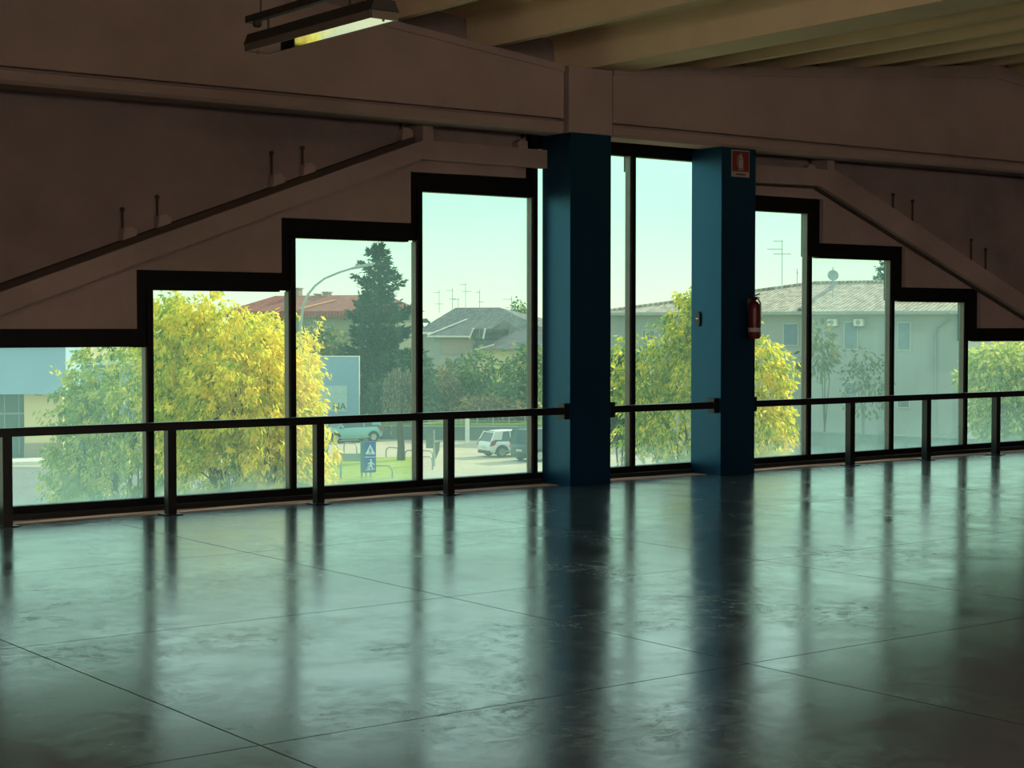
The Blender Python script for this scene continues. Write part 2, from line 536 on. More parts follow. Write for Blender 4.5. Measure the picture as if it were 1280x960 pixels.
low = [(3.62, 1.135)]
for (x0, x1, top, bt, ox0, ox1, d) in panes[1:4]:
    low += [(ox0, panes[panes.index((x0, x1, top, bt, ox0, ox1, d)) - 1][3]), (ox0, bt)]
low += [(9.60, 2.750), (9.60, 3.272), (11.07, 3.285), (11.07, 3.46), (9.7, 3.46), (3.62, ribL(3.62) - .05)]
low_l = MB().prism(low, 14.45, 14.615).build('trim_1', M['concrete'])
tag(low_l, 'stepped concrete panel over the left windows, under the sloping rib', 'wall panel', kind='structure')
low = [(14.18, 3.46), (14.18, 3.265), (15.69, 3.265), (15.69, 2.728), (17.235, 2.728), (17.235, 2.204), (18.775, 2.204), (18.775, 1.676),
       (20.28, 1.676), (20.28, 1.14), (21.7, 1.14), (21.7, ribR(21.7) - .05), (15.65, 3.46)]
tag(MB().prism(low, 14.45, 14.615).build('trim_2', M['concrete']), 'stepped concrete panel over the right windows, under the sloping rib', 'wall panel', kind='structure')
# sloping ribs
HT = .205
rl = [(3.0, ribL(3.0)), (9.679, 3.587), (9.74, 3.587), (11.27, 3.583), (11.27, 3.392), (9.66, 3.392), (9.60, 3.372), (3.0, ribL(3.0) - HT)]
b = MB().prism(rl, 14.33, 14.44)
b.box(9.675, 9.805, 14.34, 14.60, 3.55, 3.80)
tag(b.build('trim_3', M['concrete']), 'raised concrete rib sloping up to the first blue column, left half', 'concrete rib', kind='structure')
rr = [(14.1, 3.604), (15.70, 3.620), (15.823, 3.609), (22.3, ribR(22.3)), (22.3, ribR(22.3) - .21), (15.512, 3.415), (14.1, 3.397)]
b = MB().prism(rr, 14.33, 14.44)
b.box(15.64, 15.77, 14.34, 14.60, 3.58, 3.80)
tag(b.build('trim_4', M['concrete']), 'raised concrete rib sloping down from the second blue column, right half', 'concrete rib', kind='structure')
# dark strip along the top edge of the ribs, and along the lower edge on the right
tag(MB().prism([(3.0, ribL(3.0) + .0), (9.65, ribL(9.65) + .0), (9.65, ribL(9.65) + .05), (3.0, ribL(3.0) + .05)], 14.44, 14.615).build('trim_5', M['joint']),
    'dark strip lying along the top edge of the left rib', 'strip', kind='structure')
tag(MB().prism([(14.2, 3.397), (15.512, 3.412), (22.3, ribR(22.3) - .215), (22.3, ribR(22.3) - .245), (15.50, 3.386), (14.2, 3.371)], 14.405, 14.449).build('trim_6', M['joint']),
    'dark strip under the lower edge of the right rib', 'strip', kind='structure')

# sunlight along the glazing, painted as a matt pinkish strip on the floor
M['sun_strip'] = mat('painted_sun_strip', (.34, .205, .155), .8, c2=(.22, .135, .10), scale=3, detail=8, spec=.2)
tag(MB().box(2.0, 11.30, 14.17, 14.398, 0, .006).build('trim_7', M['sun_strip']), 'sunlight painted as a matt pinkish floor strip under the left windows', 'painted sun strip', kind='structure')
tag(MB().box(11.875, 13.48, 14.17, 14.398, 0, .006).build('trim_8', M['sun_strip']), 'sunlight painted as a matt pinkish floor strip between the two columns', 'painted sun strip', kind='structure')
tag(MB().box(14.03, 22.0, 14.17, 14.398, 0, .006).build('trim_9', M['sun_strip']), 'sunlight painted as a matt pinkish floor strip under the right windows', 'painted sun strip', kind='structure')

# ---- beams
YF, YBK = 13.98, 14.38


def beam(name, x0, x1, tops, label):
    """double-tapered I beam: flange with chamfered bottom, groove, web, thickened sloping top"""
    b = MB()
    zb = 3.735
    prof = [(YF + .03, zb), (YBK - .03, zb), (YBK, zb + .03), (YBK, 3.85), (YBK - .03, 3.87), (YF + .09, 3.868), (YF, 3.848), (YF, zb + .03)]
    b.prism(prof, x0, x1, 'x')
    xs = [p[0] for p in tops]
    web = [(x0, 3.86), (x1, 3.86)] + [(x, z - .05) for x, z in reversed(tops)]
    b.prism(web, YF + .10, YBK - .035)
    lo = [(x0, 3.884), (x1, 3.884)] + [(x, z - th - .0) for (x, z), th in zip(reversed(tops), reversed(TH_))]
    b.prism(lo, YF, YBK)
    band = list(tops) + [(x, z - th) for (x, z), th in zip(reversed(tops), reversed(TH_))]
    b.prism(band, YF - .02, YBK + .02)
    return tag(b.build(name, M['concrete_beam']), label, 'beam', kind='structure')


TH_ = [.15, .085, .07]
beam('beam', -1.0, 11.215, [(-1.0, 4.44 - (.112 * 6.2) + .112 * 5.9), (5.2, 5.10), (11.215, 4.44)], 'deep concrete beam on the left, from photo edge to first blue column')
TH_ = [.075, .165, .12]
beam('beam', 11.895, 25.0, [(11.895, 4.472), (18.45, 5.10), (25.0, 4.44)], 'deep tapered concrete beam on the right above the second column')

# ---- columns
c = MB().box(11.305, 11.868, 13.98, 14.46, 0, 3.742, .006).build('column', M['blue'])
tag(c, 'first blue painted column, nearer, under the concrete beam joint', 'column', kind='structure')
MB().box(11.272, 11.872, 13.965, 14.44, 3.745, 4.44, .004).build('capital', M['concrete_beam'], c)
c2 = MB().box(13.485, 14.025, 13.955, 14.45, 0, 3.73, .006).build('column', M['blue'])
tag(c2, 'second blue column carrying the fire extinguisher and red sign', 'column', kind='structure')

# ---- roof: folded slab on stems
def rib_z(x):
    """level of the roof stems' underside"""
    d = abs(((x - 11.87) % 13.1 + 13.1) % 13.1 - 6.55)
    return 5.085 - d * (5.085 - 4.45) / 6.55


VAL, APX = [-1.23, 11.87, 24.97], [-7.8, 5.32, 18.42, 31.52]
pts = [(x, rib_z(x) + .34) for x in (X_L, -1.23, 5.32, 11.87, 18.42, 24.97, X_R)]
top = [(x, z + .12) for x, z in reversed(pts)]
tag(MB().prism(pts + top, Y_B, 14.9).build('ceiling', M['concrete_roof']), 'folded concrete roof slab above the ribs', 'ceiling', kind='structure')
k = 0
xs = []
for base in (11.87,):
    for s in range(-12, 16):
        x = base + s * 1.262 + (0.14 if s > 0 else -.14 if s < 0 else 0)
        if -4 < x < 30 and s != 0 and abs(x + 1.23) > .5 and abs(x - 24.97) > .5:
            xs.append((x, s))
names_l = 'concrete roof rib %s'
order = ['next to the gutter beam', 'second from the gutter beam', 'third from the gutter beam', 'fourth from the gutter beam', 'fifth from the gutter beam',
         'sixth from the gutter beam', 'seventh from the gutter beam', 'eighth from the gutter beam', 'ninth from the gutter beam', 'tenth from the gutter beam',
         'eleventh from the gutter beam', 'twelfth from the gutter beam', 'thirteenth from the gutter beam', 'fourteenth from the gutter beam', 'fifteenth from the gutter beam']
for x, s in xs:
    z = rib_z(x)
    o = MB().prism([(x - .05, z), (x + .05, z), (x + .075, z + .36), (x - .075, z + .36)], Y_B + .02, 14.60).build('roof_beam', M['concrete_roof'])
    tag(o, 'thin concrete roof rib, %s on its %s side' % (order[abs(s) - 1], 'right' if s > 0 else 'left'), 'roof beam', kind='structure')
for x in VAL:
    z = rib_z(x)
    o = MB().prism([(x - .27, z), (x + .27, z), (x + .33, z + .42), (x - .33, z + .42)], Y_B + .02, 14.60).build('gutter_beam', M['concrete_roof'])
    tag(o, {11.87: 'wide concrete gutter beam resting on the first column', -1.23: 'wide concrete gutter beam beyond the left photo edge', 24.97: 'wide concrete gutter beam beyond the right photo edge'}[x], 'roof beam', kind='structure')

# ---- shell: side and back walls with added daylight openings behind the photographer
def wall_with_holes(name, axis, a, b, u0, u1, z1, holes, label):
    m = MB()
    us = sorted({u0, u1, *[h[0] for h in holes], *[h[1] for h in holes]})
    for i in range(len(us) - 1):
        p, q = us[i], us[i + 1]
        hh = [h for h in holes if h[0] <= p and h[1] >= q]
        spans = [(0, z1)] if not hh else [(0, hh[0][2]), (hh[0][3], z1)]
        for s0, s1 in spans:
            if s1 - s0 > .01:
                if axis == 'y':
                    m.box(p, q, a, b, s0, s1)
                else:
                    m.box(a, b, p, q, s0, s1)
    return tag(m.build(name, M['plaster']), label, 'wall', kind='structure')


BACK = [(-3, 2, 1.2, 3.4), (4, 9, 1.2, 3.4)]  # unseen window openings, added to let in fill daylight
wall_with_holes('wall_back', 'y', Y_B - .25, Y_B, X_L, X_R, 5.9, BACK, 'plain plastered wall behind the photographer')
wall_with_holes('wall_left', 'x', X_L - .25, X_L, Y_B - .25, 14.9, 5.9, [], 'plain plastered wall far off to the left')
wall_with_holes('wall_right', 'x', X_R, X_R + .25, Y_B - .25, 14.9, 5.9, [], 'plain plastered wall far off to the right')
n = 13
for (u0, u1, z0, z1) in BACK:
    w = empty('window_%d' % n, (u0, Y_B - .12, z0), label='added fill light window in the unseen back wall, number %d along' % (n - 12), cat='window', kind='structure')
    Wd, H = u1 - u0, z1 - z0
    fr = MB()
    for q in range(4):
        fr.box(q * Wd / 3 - .03, q * Wd / 3 + .03, -.04, .04, 0, H)
    fr.box(0, Wd, -.04, .04, 0, .06).box(0, Wd, -.04, .04, H - .06, H).build('frame', M['black'], w)
    MB().box(.02, Wd - .02, -.004, .004, .03, H - .03).build('glass_pane', M['glass_clear'], w)
    n += 1
# ---- handrails
RY = 14.05


def handrail(x0, x1, posts, label, brackets=()):
    r = empty('handrail', (x0, RY, 0), label=label, cat='railing')
    MB().box(0, x1 - x0, -.04, .04, .765, .84, .004).build('rail', M['rail'], r)
    for px in posts:
        p = MB().box(px - x0 - .042, px - x0 + .042, -.042, .042, .004, .768, .003).build('post', M['rail'], r)
        MB().box(px - x0 - .085, px - x0 + .085, -.085, .085, 0, .012, .002).build('base_plate', M['rail'], p)
    for bx, s in brackets:
        MB().box(bx - x0 - (.07 if s > 0 else 0), bx - x0 + (0 if s > 0 else .07), -.062, .062, .715, .885, .006).build('wall_bracket', M['rail'], r)
    return r


handrail(2.2, 11.304, [3.72, 5.215, 6.73, 8.27, 9.79], 'long black handrail on posts left of the first blue column', [(11.304, 1)])
handrail(11.869, 13.484, [], 'short black handrail spanning between the two blue columns', [(11.869, -1), (13.484, 1)])
handrail(14.026, 22.0, [15.76, 17.19, 18.60, 20.05, 21.5], 'black handrail on posts right of the second blue column', [(14.026, -1)])

# ---- pipe-like anchor brackets on the recessed wall
def anchor(x, z0, z1, label, flip=1):
    a = empty('anchor_bracket', (x, 14.62, z0 + (.05 if flip > 0 else 0)), label=label, cat='bracket', group='anchor brackets on the facade wall')
    # angle block with a sloping top
    MB().prism([(-.03, -.06), (.10, -.02), (.115, .035), (.06, .075), (-.015, .06)] if flip > 0 else [(-.10, -.02), (.03, -.06), (.02, .06), (-.06, .075), (-.115, .035)], -.10, 0).build('block', M['concrete_beam'], a)
    rod = MB().tube([(-.005, -.04, .04), (-.005, -.04, z1 - z0)], .011, 8).build('rod', M['joint'], a)
    MB().lathe([(.012, -.03), (.022, -.025), (.022, .0), (.01, .008)], 8, (-.005, -.04, z1 - z0)).build('nut', M['joint'], rod)
    return a


for (x, z0, z1, lb, fl) in [
    (6.53, 2.49, 2.73, 'small anchor bracket with upright rod, lowest on the left rib', 1),
    (6.875, 2.615, 2.86, 'small anchor bracket with upright rod, second up the left rib', 1),
    (8.08, 3.055, 3.34, 'small anchor bracket with upright rod, third up the left rib', 1),
    (8.42, 3.18, 3.41, 'small anchor bracket with upright rod, fourth up the left rib', 1),
    (9.57, 3.60, 3.76, 'small anchor bracket just left of the upright concrete stub, left rib', 1),
    (11.13, 3.63, 3.76, 'small anchor bracket beside the first blue column, above the rib', -1),
    (15.60, 3.62, 3.75, 'small anchor bracket just left of the right concrete stub', -1),
    (17.15, 3.02, 3.41, 'thin upright anchor rod, highest on the right rib', -1),
    (17.53, 2.86, 3.345, 'thin upright anchor rod, second down the right rib', -1),
    (18.74, 2.42, 2.875, 'thin upright anchor rod, third down the right rib', -1),
    (19.05, 2.29, 2.755, 'thin upright anchor rod, lowest on the right rib', -1),
]:
    anchor(x, z0, z1, lb, fl)

# ---- fire extinguisher on the second column
ex = empty('fire_extinguisher', (13.925, 13.955 - .085, 1.56), label='red fire extinguisher hung on the second blue column', cat='fire extinguisher')
MB().lathe([(.03, -.005), (.062, 0), (.072, .02), (.072, .34), (.066, .385), (.04, .42), (.02, .43), (.02, .45)], 24).build('cylinder_body', M['red'], ex, True)
MB().lathe([(.0735, .075), (.0735, .125)], 24).build('label_band', M['label_grey'], ex, True)
v = MB().box(-.022, .022, -.02, .02, .44, .475, .004).build('valve', M['black_plastic'], ex)
MB().bar((-.015, 0, .485), (.085, 0, .515), .02, .012).bar((-.015, 0, .478), (.08, 0, .468), .02, .012).build('lever', M['red'], v)
MB().tube([(.02, 0, .46), (.06, -.005, .452), (.088, -.008, .41), (.094, -.008, .33), (.092, -.008, .20), (.088, -.006, .10)], .009, 8).build('hose', M['rubber'], ex, True)
MB().tube([(.088, -.006, .10), (.085, -.006, .02)], [.010, .016], 10).build('nozzle', M['black_plastic'], ex)
MB().box(-.03, .03, .07, .088, .30, .46).bar((0, .075, .43), (0, .01, .44), .03, .012).build('wall_hook', M['steel'], ex)

# ---- extinguisher sign
def sgx(px):
    return 13.455 + (px - 900) * (14.025 - 13.485) / 41 + .03


sg = empty('fire_extinguisher_sign', (13.63, 13.953, 3.402), label='red fire extinguisher sign at the top of the second column', cat='sign')
MB().box(0, .285, -.006, 0, 0, .305).build('board', M['sign_white'], sg)
MB().box(.012, .273, -.0085, -.0055, .062, .293).build('red_field', M['sign_red'], sg)
pg = MB()
pg.prism([(.105, .078), (.185, .078), (.185, .09), (.105, .09)], -.0105, -.008)
pg.prism([(.108, .098), (.182, .098), (.182, .20), (.108, .20)], -.0105, -.008)
pg.prism([(.108, .207), (.182, .207), (.176, .226), (.158, .238), (.158, .25), (.168, .262), (.160, .268), (.148, .256), (.134, .268), (.126, .262), (.136, .25), (.132, .238), (.114, .226)], -.0105, -.008)
pg.prism([(.132, .243), (.11, .248), (.094, .235), (.085, .20), (.083, .15), (.089, .11), (.095, .11), (.090, .15), (.092, .20), (.10, .230), (.112, .240), (.132, .236)], -.0105, -.008)
pg.build('pictogram', M['sign_white'], sg)
MB().box(.07, .22, -.0085, -.0055, .022, .036).build('caption_bar', M['joint'], sg)

# ---- oval switch on the column's side
sw = empty('switch_plate', (13.485, 14.325, 1.785), label='black oval switch on the lit side of the second column', cat='switch')
ov = [(math.cos(t) * .036, .05 * (1 if math.sin(t) > 0 else -1) + math.sin(t) * .036) for t in [2 * PI * k / 24 for k in range(24)]]
MB().prism(ov, -.022, 0, 'x').build('cover', M['black_plastic'], sw)
MB().box(-.028, -.021, -.02, .02, -.004, .012, .002).build('toggle', M['white'], sw)

FILL_LAMP_W = 450.0
# ---- hanging lamp and the carrier rail above it
FX, FY0, FY1, FZ = 5.43, 8.44, 10.0, 3.50
lamp = empty('ceiling_lamp', (FX, FY0, FZ), label='long dark industrial lamp hanging below the roof, mirrored underside', cat='lamp')
L_ = FY1 - FY0
MB().prism([(-.10, .045), (.10, .045), (.07, .115), (-.07, .115)], 0, L_).build('housing', M['housing'], lamp)
MB().prism([(-.09, .0), (-.085, .0), (-.096, .045), (-.10, .045)], .01, L_ - .01).prism([(.085, .0), (.09, .0), (.10, .045), (.096, .045)], .01, L_ - .01).build('side_rim', M['lamp_side'], lamp)
MB().box(-.09, .09, .0, .014, -.002, .05).build('end_cap', M['lamp_side'], lamp)
MB().box(-.09, .09, L_ - .014, L_, -.002, .05).build('end_cap', M['lamp_side'], lamp)
MB().box(-.085, .085, .014, L_ - .014, .002, .010).build('reflector', M['reflector'], lamp)
for q, yy in enumerate((.02, L_ - .02)):
    MB().tube([(.0, yy, .003), (.0, yy, -.012)], .008, 8).build('clip', M['steel'], lamp)
rl = empty('lamp_carrier_rail', (5.38, 7.6, 3.69), label='dark carrier rail hanging above the long lamp', cat='rail')
MB().box(-.025, .025, 0, 2.42, 0, .045).build('channel', M['housing'], rl)
for yy in (.35, 2.25):
    zz = rib_z(5.43) + .34 - 3.69
    MB().tube([(0, yy, .04), (0, yy, zz)], .006, 6).build('hanger_rod', M['housing'], rl)
for yy in (1.15, 2.15):
    MB().tube([(0, yy, .0), (0, yy, -.085)], .007, 6).build('lamp_hook', M['housing'], rl)
MB().lathe([(.02, -.04), (.03, -.03), (.03, -.005), (.02, 0)], 10, (0, 2.3, 0)).build('cable_gland', M['housing'], rl)

# ---- unseen fill lamps, added in two rows behind the photographer to brighten the hall
m_, nt_, out_ = nmat('fill_tube')
em = N(nt_, 'ShaderNodeEmission')
em.inputs[0].default_value = (1.0, .80, .70, 1)
em.inputs[1].default_value = FILL_LAMP_W
nt_.links.new(em.outputs[0], out_.inputs[0])
M['lit'] = m_
lit = empty('ceiling_lamp', (0, 0, 3.5), label='x', cat='lamp', group='added fill lamps behind the photographer')
MB().prism([(-.08, .045), (.08, .045), (.062, .105), (-.062, .105)], 0, L_).build('housing', M['housing'], lit)
for u in (-.04, .04):
    MB().tube([(u, .03, .0), (u, L_ - .03, .0)], .02, 10).build('tube', M['lit'], lit)
for yy in (.0, L_ - .03):
    MB().box(-.07, .07, yy, yy + .03, -.03, .05).build('end_cap', M['lamp_side'], lit)
for yy in (.3, L_ - .3):
    MB().tube([(0, yy, .1), (0, yy, 1.0)], .006, 6).build('hanger_rod', M['housing'], lit)
kk = 0
for i in range(4):
    for j in range(2):
        o_ = lit if kk == 0 else copy_tree(lit)
        o_.location = (-3.5 + i * 3.6, -3.2 - j * 4.0, 3.5)
        o_['label'] = 'added twin tube fill lamp behind the photographer, %s row, %s from the left' % (('front', 'rear')[j], ('first', 'second', 'third', 'fourth', 'fifth')[i])
        kk += 1

# ================================================================== OUTSIDE
rng = np.random.default_rng(11)


def lobes_points(lobes, n, inner=.45):
    """points spread through the shells of a set of (x,y,z,rx,rz) lobes"""
    L = np.array(lobes, float)
    wts = L[:, 3] * L[:, 4]
    idx = rng.choice(len(L), n, p=wts / wts.sum())
    d = rng.normal(size=(n, 3))
    d /= np.linalg.norm(d, axis=1)[:, None]
    rad = (inner + (1 - inner) * rng.random(n) ** .6)
    rad *= 1 + .10 * rng.normal(size=n)
    P = L[idx, :3] + d * rad[:, None] * np.stack([L[idx, 3], L[idx, 3], L[idx, 4]], 1)
    return P, d


def leaf_cloud(name, P, D, ln, wd, m, parent, tint, droop=.6, jit=.5):
    """one mesh of pointed leaves; P bases, D outward hints"""
    n = len(P)
    ax = D * .8 + jit * rng.normal(size=(n, 3))
    ax[:, 2] -= droop * 1.6
    ax /= np.linalg.norm(ax, axis=1)[:, None] + 1e-9
    side = np.cross(ax, rng.normal(size=(n, 3)))
    side /= np.linalg.norm(side, axis=1)[:, None] + 1e-9
    nor = np.cross(ax, side)
    s = (0.7 + .6 * rng.random(n))[:, None]
    V = np.empty((n, 4, 3))
    V[:, 0] = P
    V[:, 1] = P + ax * ln * .45 * s + side * wd * .5 * s + nor * ln * .06
    V[:, 2] = P + ax * ln * s
    V[:, 3] = P + ax * ln * .45 * s - side * wd * .5 * s + nor * ln * .06
    me = bpy.data.meshes.new(name)
    me.vertices.add(n * 4)
    me.vertices.foreach_set('co', V.reshape(-1))
    me.loops.add(n * 4)
    me.loops.foreach_set('vertex_index', np.arange(n * 4, dtype=np.int32))
    me.polygons.add(n)
    me.polygons.foreach_set('loop_start', np.arange(0, n * 4, 4, dtype=np.int32))
    me.polygons.foreach_set('loop_total', np.full(n, 4, dtype=np.int32))
    a = me.attributes.new('tint', 'FLOAT', 'FACE')
    a.data.foreach_set('value', np.clip(tint, 0, 1).astype(np.float32))
    me.update(calc_edges=True)
    me.materials.append(m)
    o = bpy.data.objects.new(name, me)
    COL.objects.link(o)
    o.parent = parent
    return o


def trunk_mesh(name, base_r, fork_z, tips, m, parent, top=None, bend=.15, seg=8):
    b = MB()
    fk = Vector((bend * .4, bend * .2, fork_z))
    b.tube([(0, 0, -.1), (0, 0, .25), (bend * .3, 0, fork_z * .5), fk], [base_r * 1.35, base_r * 1.05, base_r * .9, base_r * .8], seg)
    for t in tips:
        t = Vector(t)
        mid = fk.lerp(t, .5) + Vector((rng.normal() * .12, rng.normal() * .12, .12 * (t.z - fork_z)))
        b.tube([fk - Vector((0, 0, .12)), fk.lerp(mid, .5), mid, t], [base_r * .5, base_r * .4, base_r * .24, base_r * .06], 6)
        for q in range(3):
            e = mid.lerp(t, rng.random()) + Vector(rng.normal(size=3)) * .3
            b.tube([mid, mid.lerp(e, .55) + Vector((0, 0, .08)), e], [base_r * .16, base_r * .1, base_r * .03], 5)
    return b.build(name, m, parent, True)


def tree(name, base, lobes, n, leaf, ln, wd, fork, r, label, cat='tree', group=None, mbark='bark', tintf=None, droop=.6, inner=.45, clump=0):
    t = empty(name, base, label=label, cat=cat, group=group)
    tips = [(l[0] * .85, l[1] * .85, l[2] + l[4] * .2) for l in lobes]
    trunk_mesh('trunk', r, fork, tips, M[mbark], t)
    if clump:
        nc = n // clump
        Pc, Dc = lobes_points(lobes, nc, inner)
        P = np.repeat(Pc, clump, 0)
        D = np.repeat(Dc, clump, 0)
        n = len(P)
        t_ = rng.random((n, 1))
        ax_ = np.repeat(Dc * .6 + rng.normal(size=(nc, 3)) * .5 + np.array([0, 0, -.25]), clump, 0)
        P = P + ax_ * (t_ - .45) * .36 + rng.normal(size=(n, 3)) * .035
        ctint = np.repeat(rng.normal(size=nc) * .17, clump)
    else:
        P, D = lobes_points(lobes, n, inner)
        ctint = 0
    P[:, 2] = np.maximum(P[:, 2], .05 + .5 * rng.random(n))
    tint = (rng.random(n) if tintf is None else tintf(P, D)) + ctint
    leaf_cloud('foliage', P, D, ln, wd, M[leaf], t, tint, droop)
    return t


def to_local(px, py, D, base):
    return at(px, py, D) - base


def crown(base, items):
    """lobes surveyed from (px, py, depth, rx, rz)"""
    out = []
    for (px, py, D, rx, rz) in items:
        p = at(px, py, D) - base
        out.append((p.x, p.y, p.z, rx, rz))
    return out


def base_at(px, D):
    p = at(px, 600, D)
    return Vector((p.x, p.y, ZG))


# ---- ground
pv = MB().box(-150, 420, 15.2, 520, ZG - .3, ZG).build('ground', M['paving'])
tag(pv, 'pale beige paving and street outside the windows', 'ground', kind='structure')
# street behind the parked cars and by the building on the left


def slab(name, pix, h, m, label, cat, z=ZG, kind='structure'):
    pts = [ground(px, py) for px, py in pix]
    return tag(MB().prism([(p.x, p.y) for p in pts], z - .02, z + h, 'z').build(name, m), label, cat, kind=kind)


slab('lawn', [(388, 579), (430, 574), (516, 572.5), (524, 580), (521, 600), (523, 640), (380, 646), (372, 600)], .08, M['grass'], 'bright green lawn around the blue road sign', 'lawn')
slab('road', [(-60, 640), (-60, 584), (62, 584), (215, 575), (330, 590), (330, 640)], .012, M['asphalt'], 'grey street in front of the blue and beige building', 'road')
slab('kerb', [(-60, 583), (-60, 577.5), (62, 575.5), (62, 580)], .16, M['kerb'], 'pale kerb along the beige building', 'kerb')
slab('road', [(1000, 600), (1000, 549), (1240, 546), (1330, 560), (1330, 600)], .012, M['asphalt'], 'grey street in front of the pale house', 'road')

# ---- the big yellow tree close to the facade, and the greener one beside it
# (branches, twigs and a dense leaf crown)
B = base_at(305, 28.0)
cr = crown(B, [(292, 428, 28, .75, .62), (245, 394, 28.4, .62, .46), (225, 440, 28.2, .75, .8), (340, 470, 27.8, .66, .70), (300, 500, 27.4, .95, .9), (368, 520, 27.8, .48, .75), (384, 520, 28.2, .20, .55),
               (240, 520, 28, .85, .9), (340, 560, 27.6, .9, .8), (270, 590, 27.6, .95, .8), (365, 600, 28, .68, .7), (380, 585, 28.1, .34, .6), (350, 425, 28.3, .20, .42), (210, 400, 29, .5, .55),
               (300, 660, 28, 1.2, .8), (350, 470, 29.2, .8, 1.0), (260, 470, 29.4, 1.1, 1.2)])
mid_x = B


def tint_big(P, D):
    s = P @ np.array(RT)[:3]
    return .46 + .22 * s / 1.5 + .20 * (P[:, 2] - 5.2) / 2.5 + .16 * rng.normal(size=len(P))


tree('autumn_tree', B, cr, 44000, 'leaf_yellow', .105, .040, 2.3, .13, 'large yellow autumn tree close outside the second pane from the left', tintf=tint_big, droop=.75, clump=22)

B = base_at(140, 31.0)
cr = crown(B, [(150, 470, 31, .95, .75), (110, 500, 31, .70, .60), (165, 520, 30.6, 1.0, .9), (110, 560, 31, .8, .75), (90, 590, 31.3, .5, .5), (150, 600, 31, 1.1, .7), (185, 455, 31.5, .7, .6), (130, 650, 31, 1.2, .7), (200, 560, 31.2, .9, 1.0), (95, 520, 31, .38, .4), (72, 605, 31.2, .3, .35)])
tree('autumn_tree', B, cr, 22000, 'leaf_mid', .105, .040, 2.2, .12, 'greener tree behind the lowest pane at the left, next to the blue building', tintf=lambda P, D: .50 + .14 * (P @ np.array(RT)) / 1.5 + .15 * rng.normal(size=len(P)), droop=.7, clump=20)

B = base_at(880, 30.0)
cr = crown(B, [(855, 405, 30, .40, .55), (880, 385, 30, .35, .45), (905, 420, 30, .6, .6), (830, 445, 30, .55, .6), (785, 440, 30.2, .30, .45), (880, 470, 29.6, .8, .8), (945, 460, 29.8, .60, .55), (966, 490, 30, .36, .60), (800, 500, 30, .55, .35),
               (850, 530, 29.6, .9, .6), (930, 530, 29.6, .85, .7), (968, 540, 30, .34, .5), (890, 590, 29.8, 1.2, .6), (800, 545, 30.2, .45, .35), (775, 487, 30.1, .25, .35)])
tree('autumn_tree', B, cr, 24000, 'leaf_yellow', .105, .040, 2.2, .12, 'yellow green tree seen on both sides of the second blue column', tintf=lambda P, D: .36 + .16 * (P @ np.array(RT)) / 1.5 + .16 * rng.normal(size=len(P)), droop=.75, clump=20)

B = base_at(1255, 44.0)
cr = crown(B, [(1240, 455, 44, .7, .55), (1275, 450, 44, .8, .5), (1255, 490, 44, .9, .7), (1300, 490, 44, 1.0, .9), (1235, 520, 44.2, .6, .5), (1270, 535, 44, 1.0, .6), (1225, 470, 44.2, .35, .4), (1310, 540, 44, 1, .7), (1200, 472, 44.5, .14, .3)])
tree('leafy_tree', B, cr, 9000, 'leaf_mid', .17, .075, 2.4, .12, 'pale green tree behind the lowest pane at the far right', tintf=lambda P, D: .38 + .25 * (P[:, 2] - 5) / 1.6 + .25 * rng.normal(size=len(P)), droop=.5)

B = base_at(1078, 100.0)
cr = crown(B, [(1080, 450, 100, 1.1, .9), (1068, 470, 100, .9, .9), (1095, 470, 100, 1.0, 1.1), (1080, 500, 100, 1.4, 1.1)])
tree('leafy_tree', B, cr, 520, 'leaf_olive', .30, .14, 2.2, .10, 'thin sparse tree in front of the pale house wall', mbark='low_wall', tintf=lambda P, D: .4 + .2 * rng.normal(size=len(P)))


# ---- conifers
def conifer(base, H, R0, label, group=None, whorls=26, seed=3, dens=1.0):
    rg = np.random.default_rng(seed)
    t = empty('conifer', base, label=label, cat='tree', group=group)
    tr = MB()
    tr.tube([(0, 0, -.1), (0, 0, H * .5), (0, 0, H * .98)], [.28, .17, .02], 8)
    Ps, Ds = [], []
    for wv in range(whorls):
        f = wv / whorls
        z = H * (.10 + .88 * f)
        nb = 6 if f < .6 else 4
        for b_ in range(nb):
            a = 2 * PI * (b_ + rg.random() * .8) / nb + wv
            R = R0 * (1 - f) ** .72 * (.42 + .80 * rg.random()) + .15
            up = .60 * R
            p1 = Vector((math.cos(a) * R, math.sin(a) * R, z - .12 * R + up * (.6 if f > .5 else .2)))
            tr.tube([(0, 0, z), (p1.x * .5, p1.y * .5, z - .14 * R), p1], [.05, .035, .012], 4, cap=False)
            k = int((22 + 52 * R) * dens)
            u = rg.random(k) ** .75
            spread = (.06 + .24 * R * u * (1.1 - u))
            px = np.cos(a) * R * u + rg.normal(size=k) * spread * .8
            py = np.sin(a) * R * u + rg.normal(size=k) * spread * .8
            pz = z - .5 * R * u * (1 - u) + (p1.z - z) * u - np.abs(rg.normal(size=k)) * .18
            Ps.append(np.stack([px, py, pz], 1))
            Ds.append(np.tile([math.cos(a), math.sin(a), .5], (k, 1)))
    tr.build('trunk', M['bark_dark'], t)
    P, D = np.concatenate(Ps), np.concatenate(Ds)
    leaf_cloud('foliage', P, D, .36, .12, M['needle'], t, .4 + .25 * rng.normal(size=len(P)), droop=.15, jit=.45)
    return t


conifer(base_at(474, 118), 13.6, 3.7, 'tall dark conifer seen through the pane left of the tall one', dens=1.25)
conifer(base_at(1105, 150), 13.6, 4.6, 'dark conifer top rising behind the roof of the pale house', seed=5, dens=.6)
B = base_at(650, 160)
cr = crown(B, [(649, 384, 160, .6, .9), (645, 395, 160, 1.0, .8), (655, 395, 160, 1.0, .8), (650, 410, 160, 1.6, 1.6)])
tree('leafy_tree', B, cr, 700, 'leaf_green', .5, .22, 4, .14, 'small treetop sticking up above the roofs with aerials')

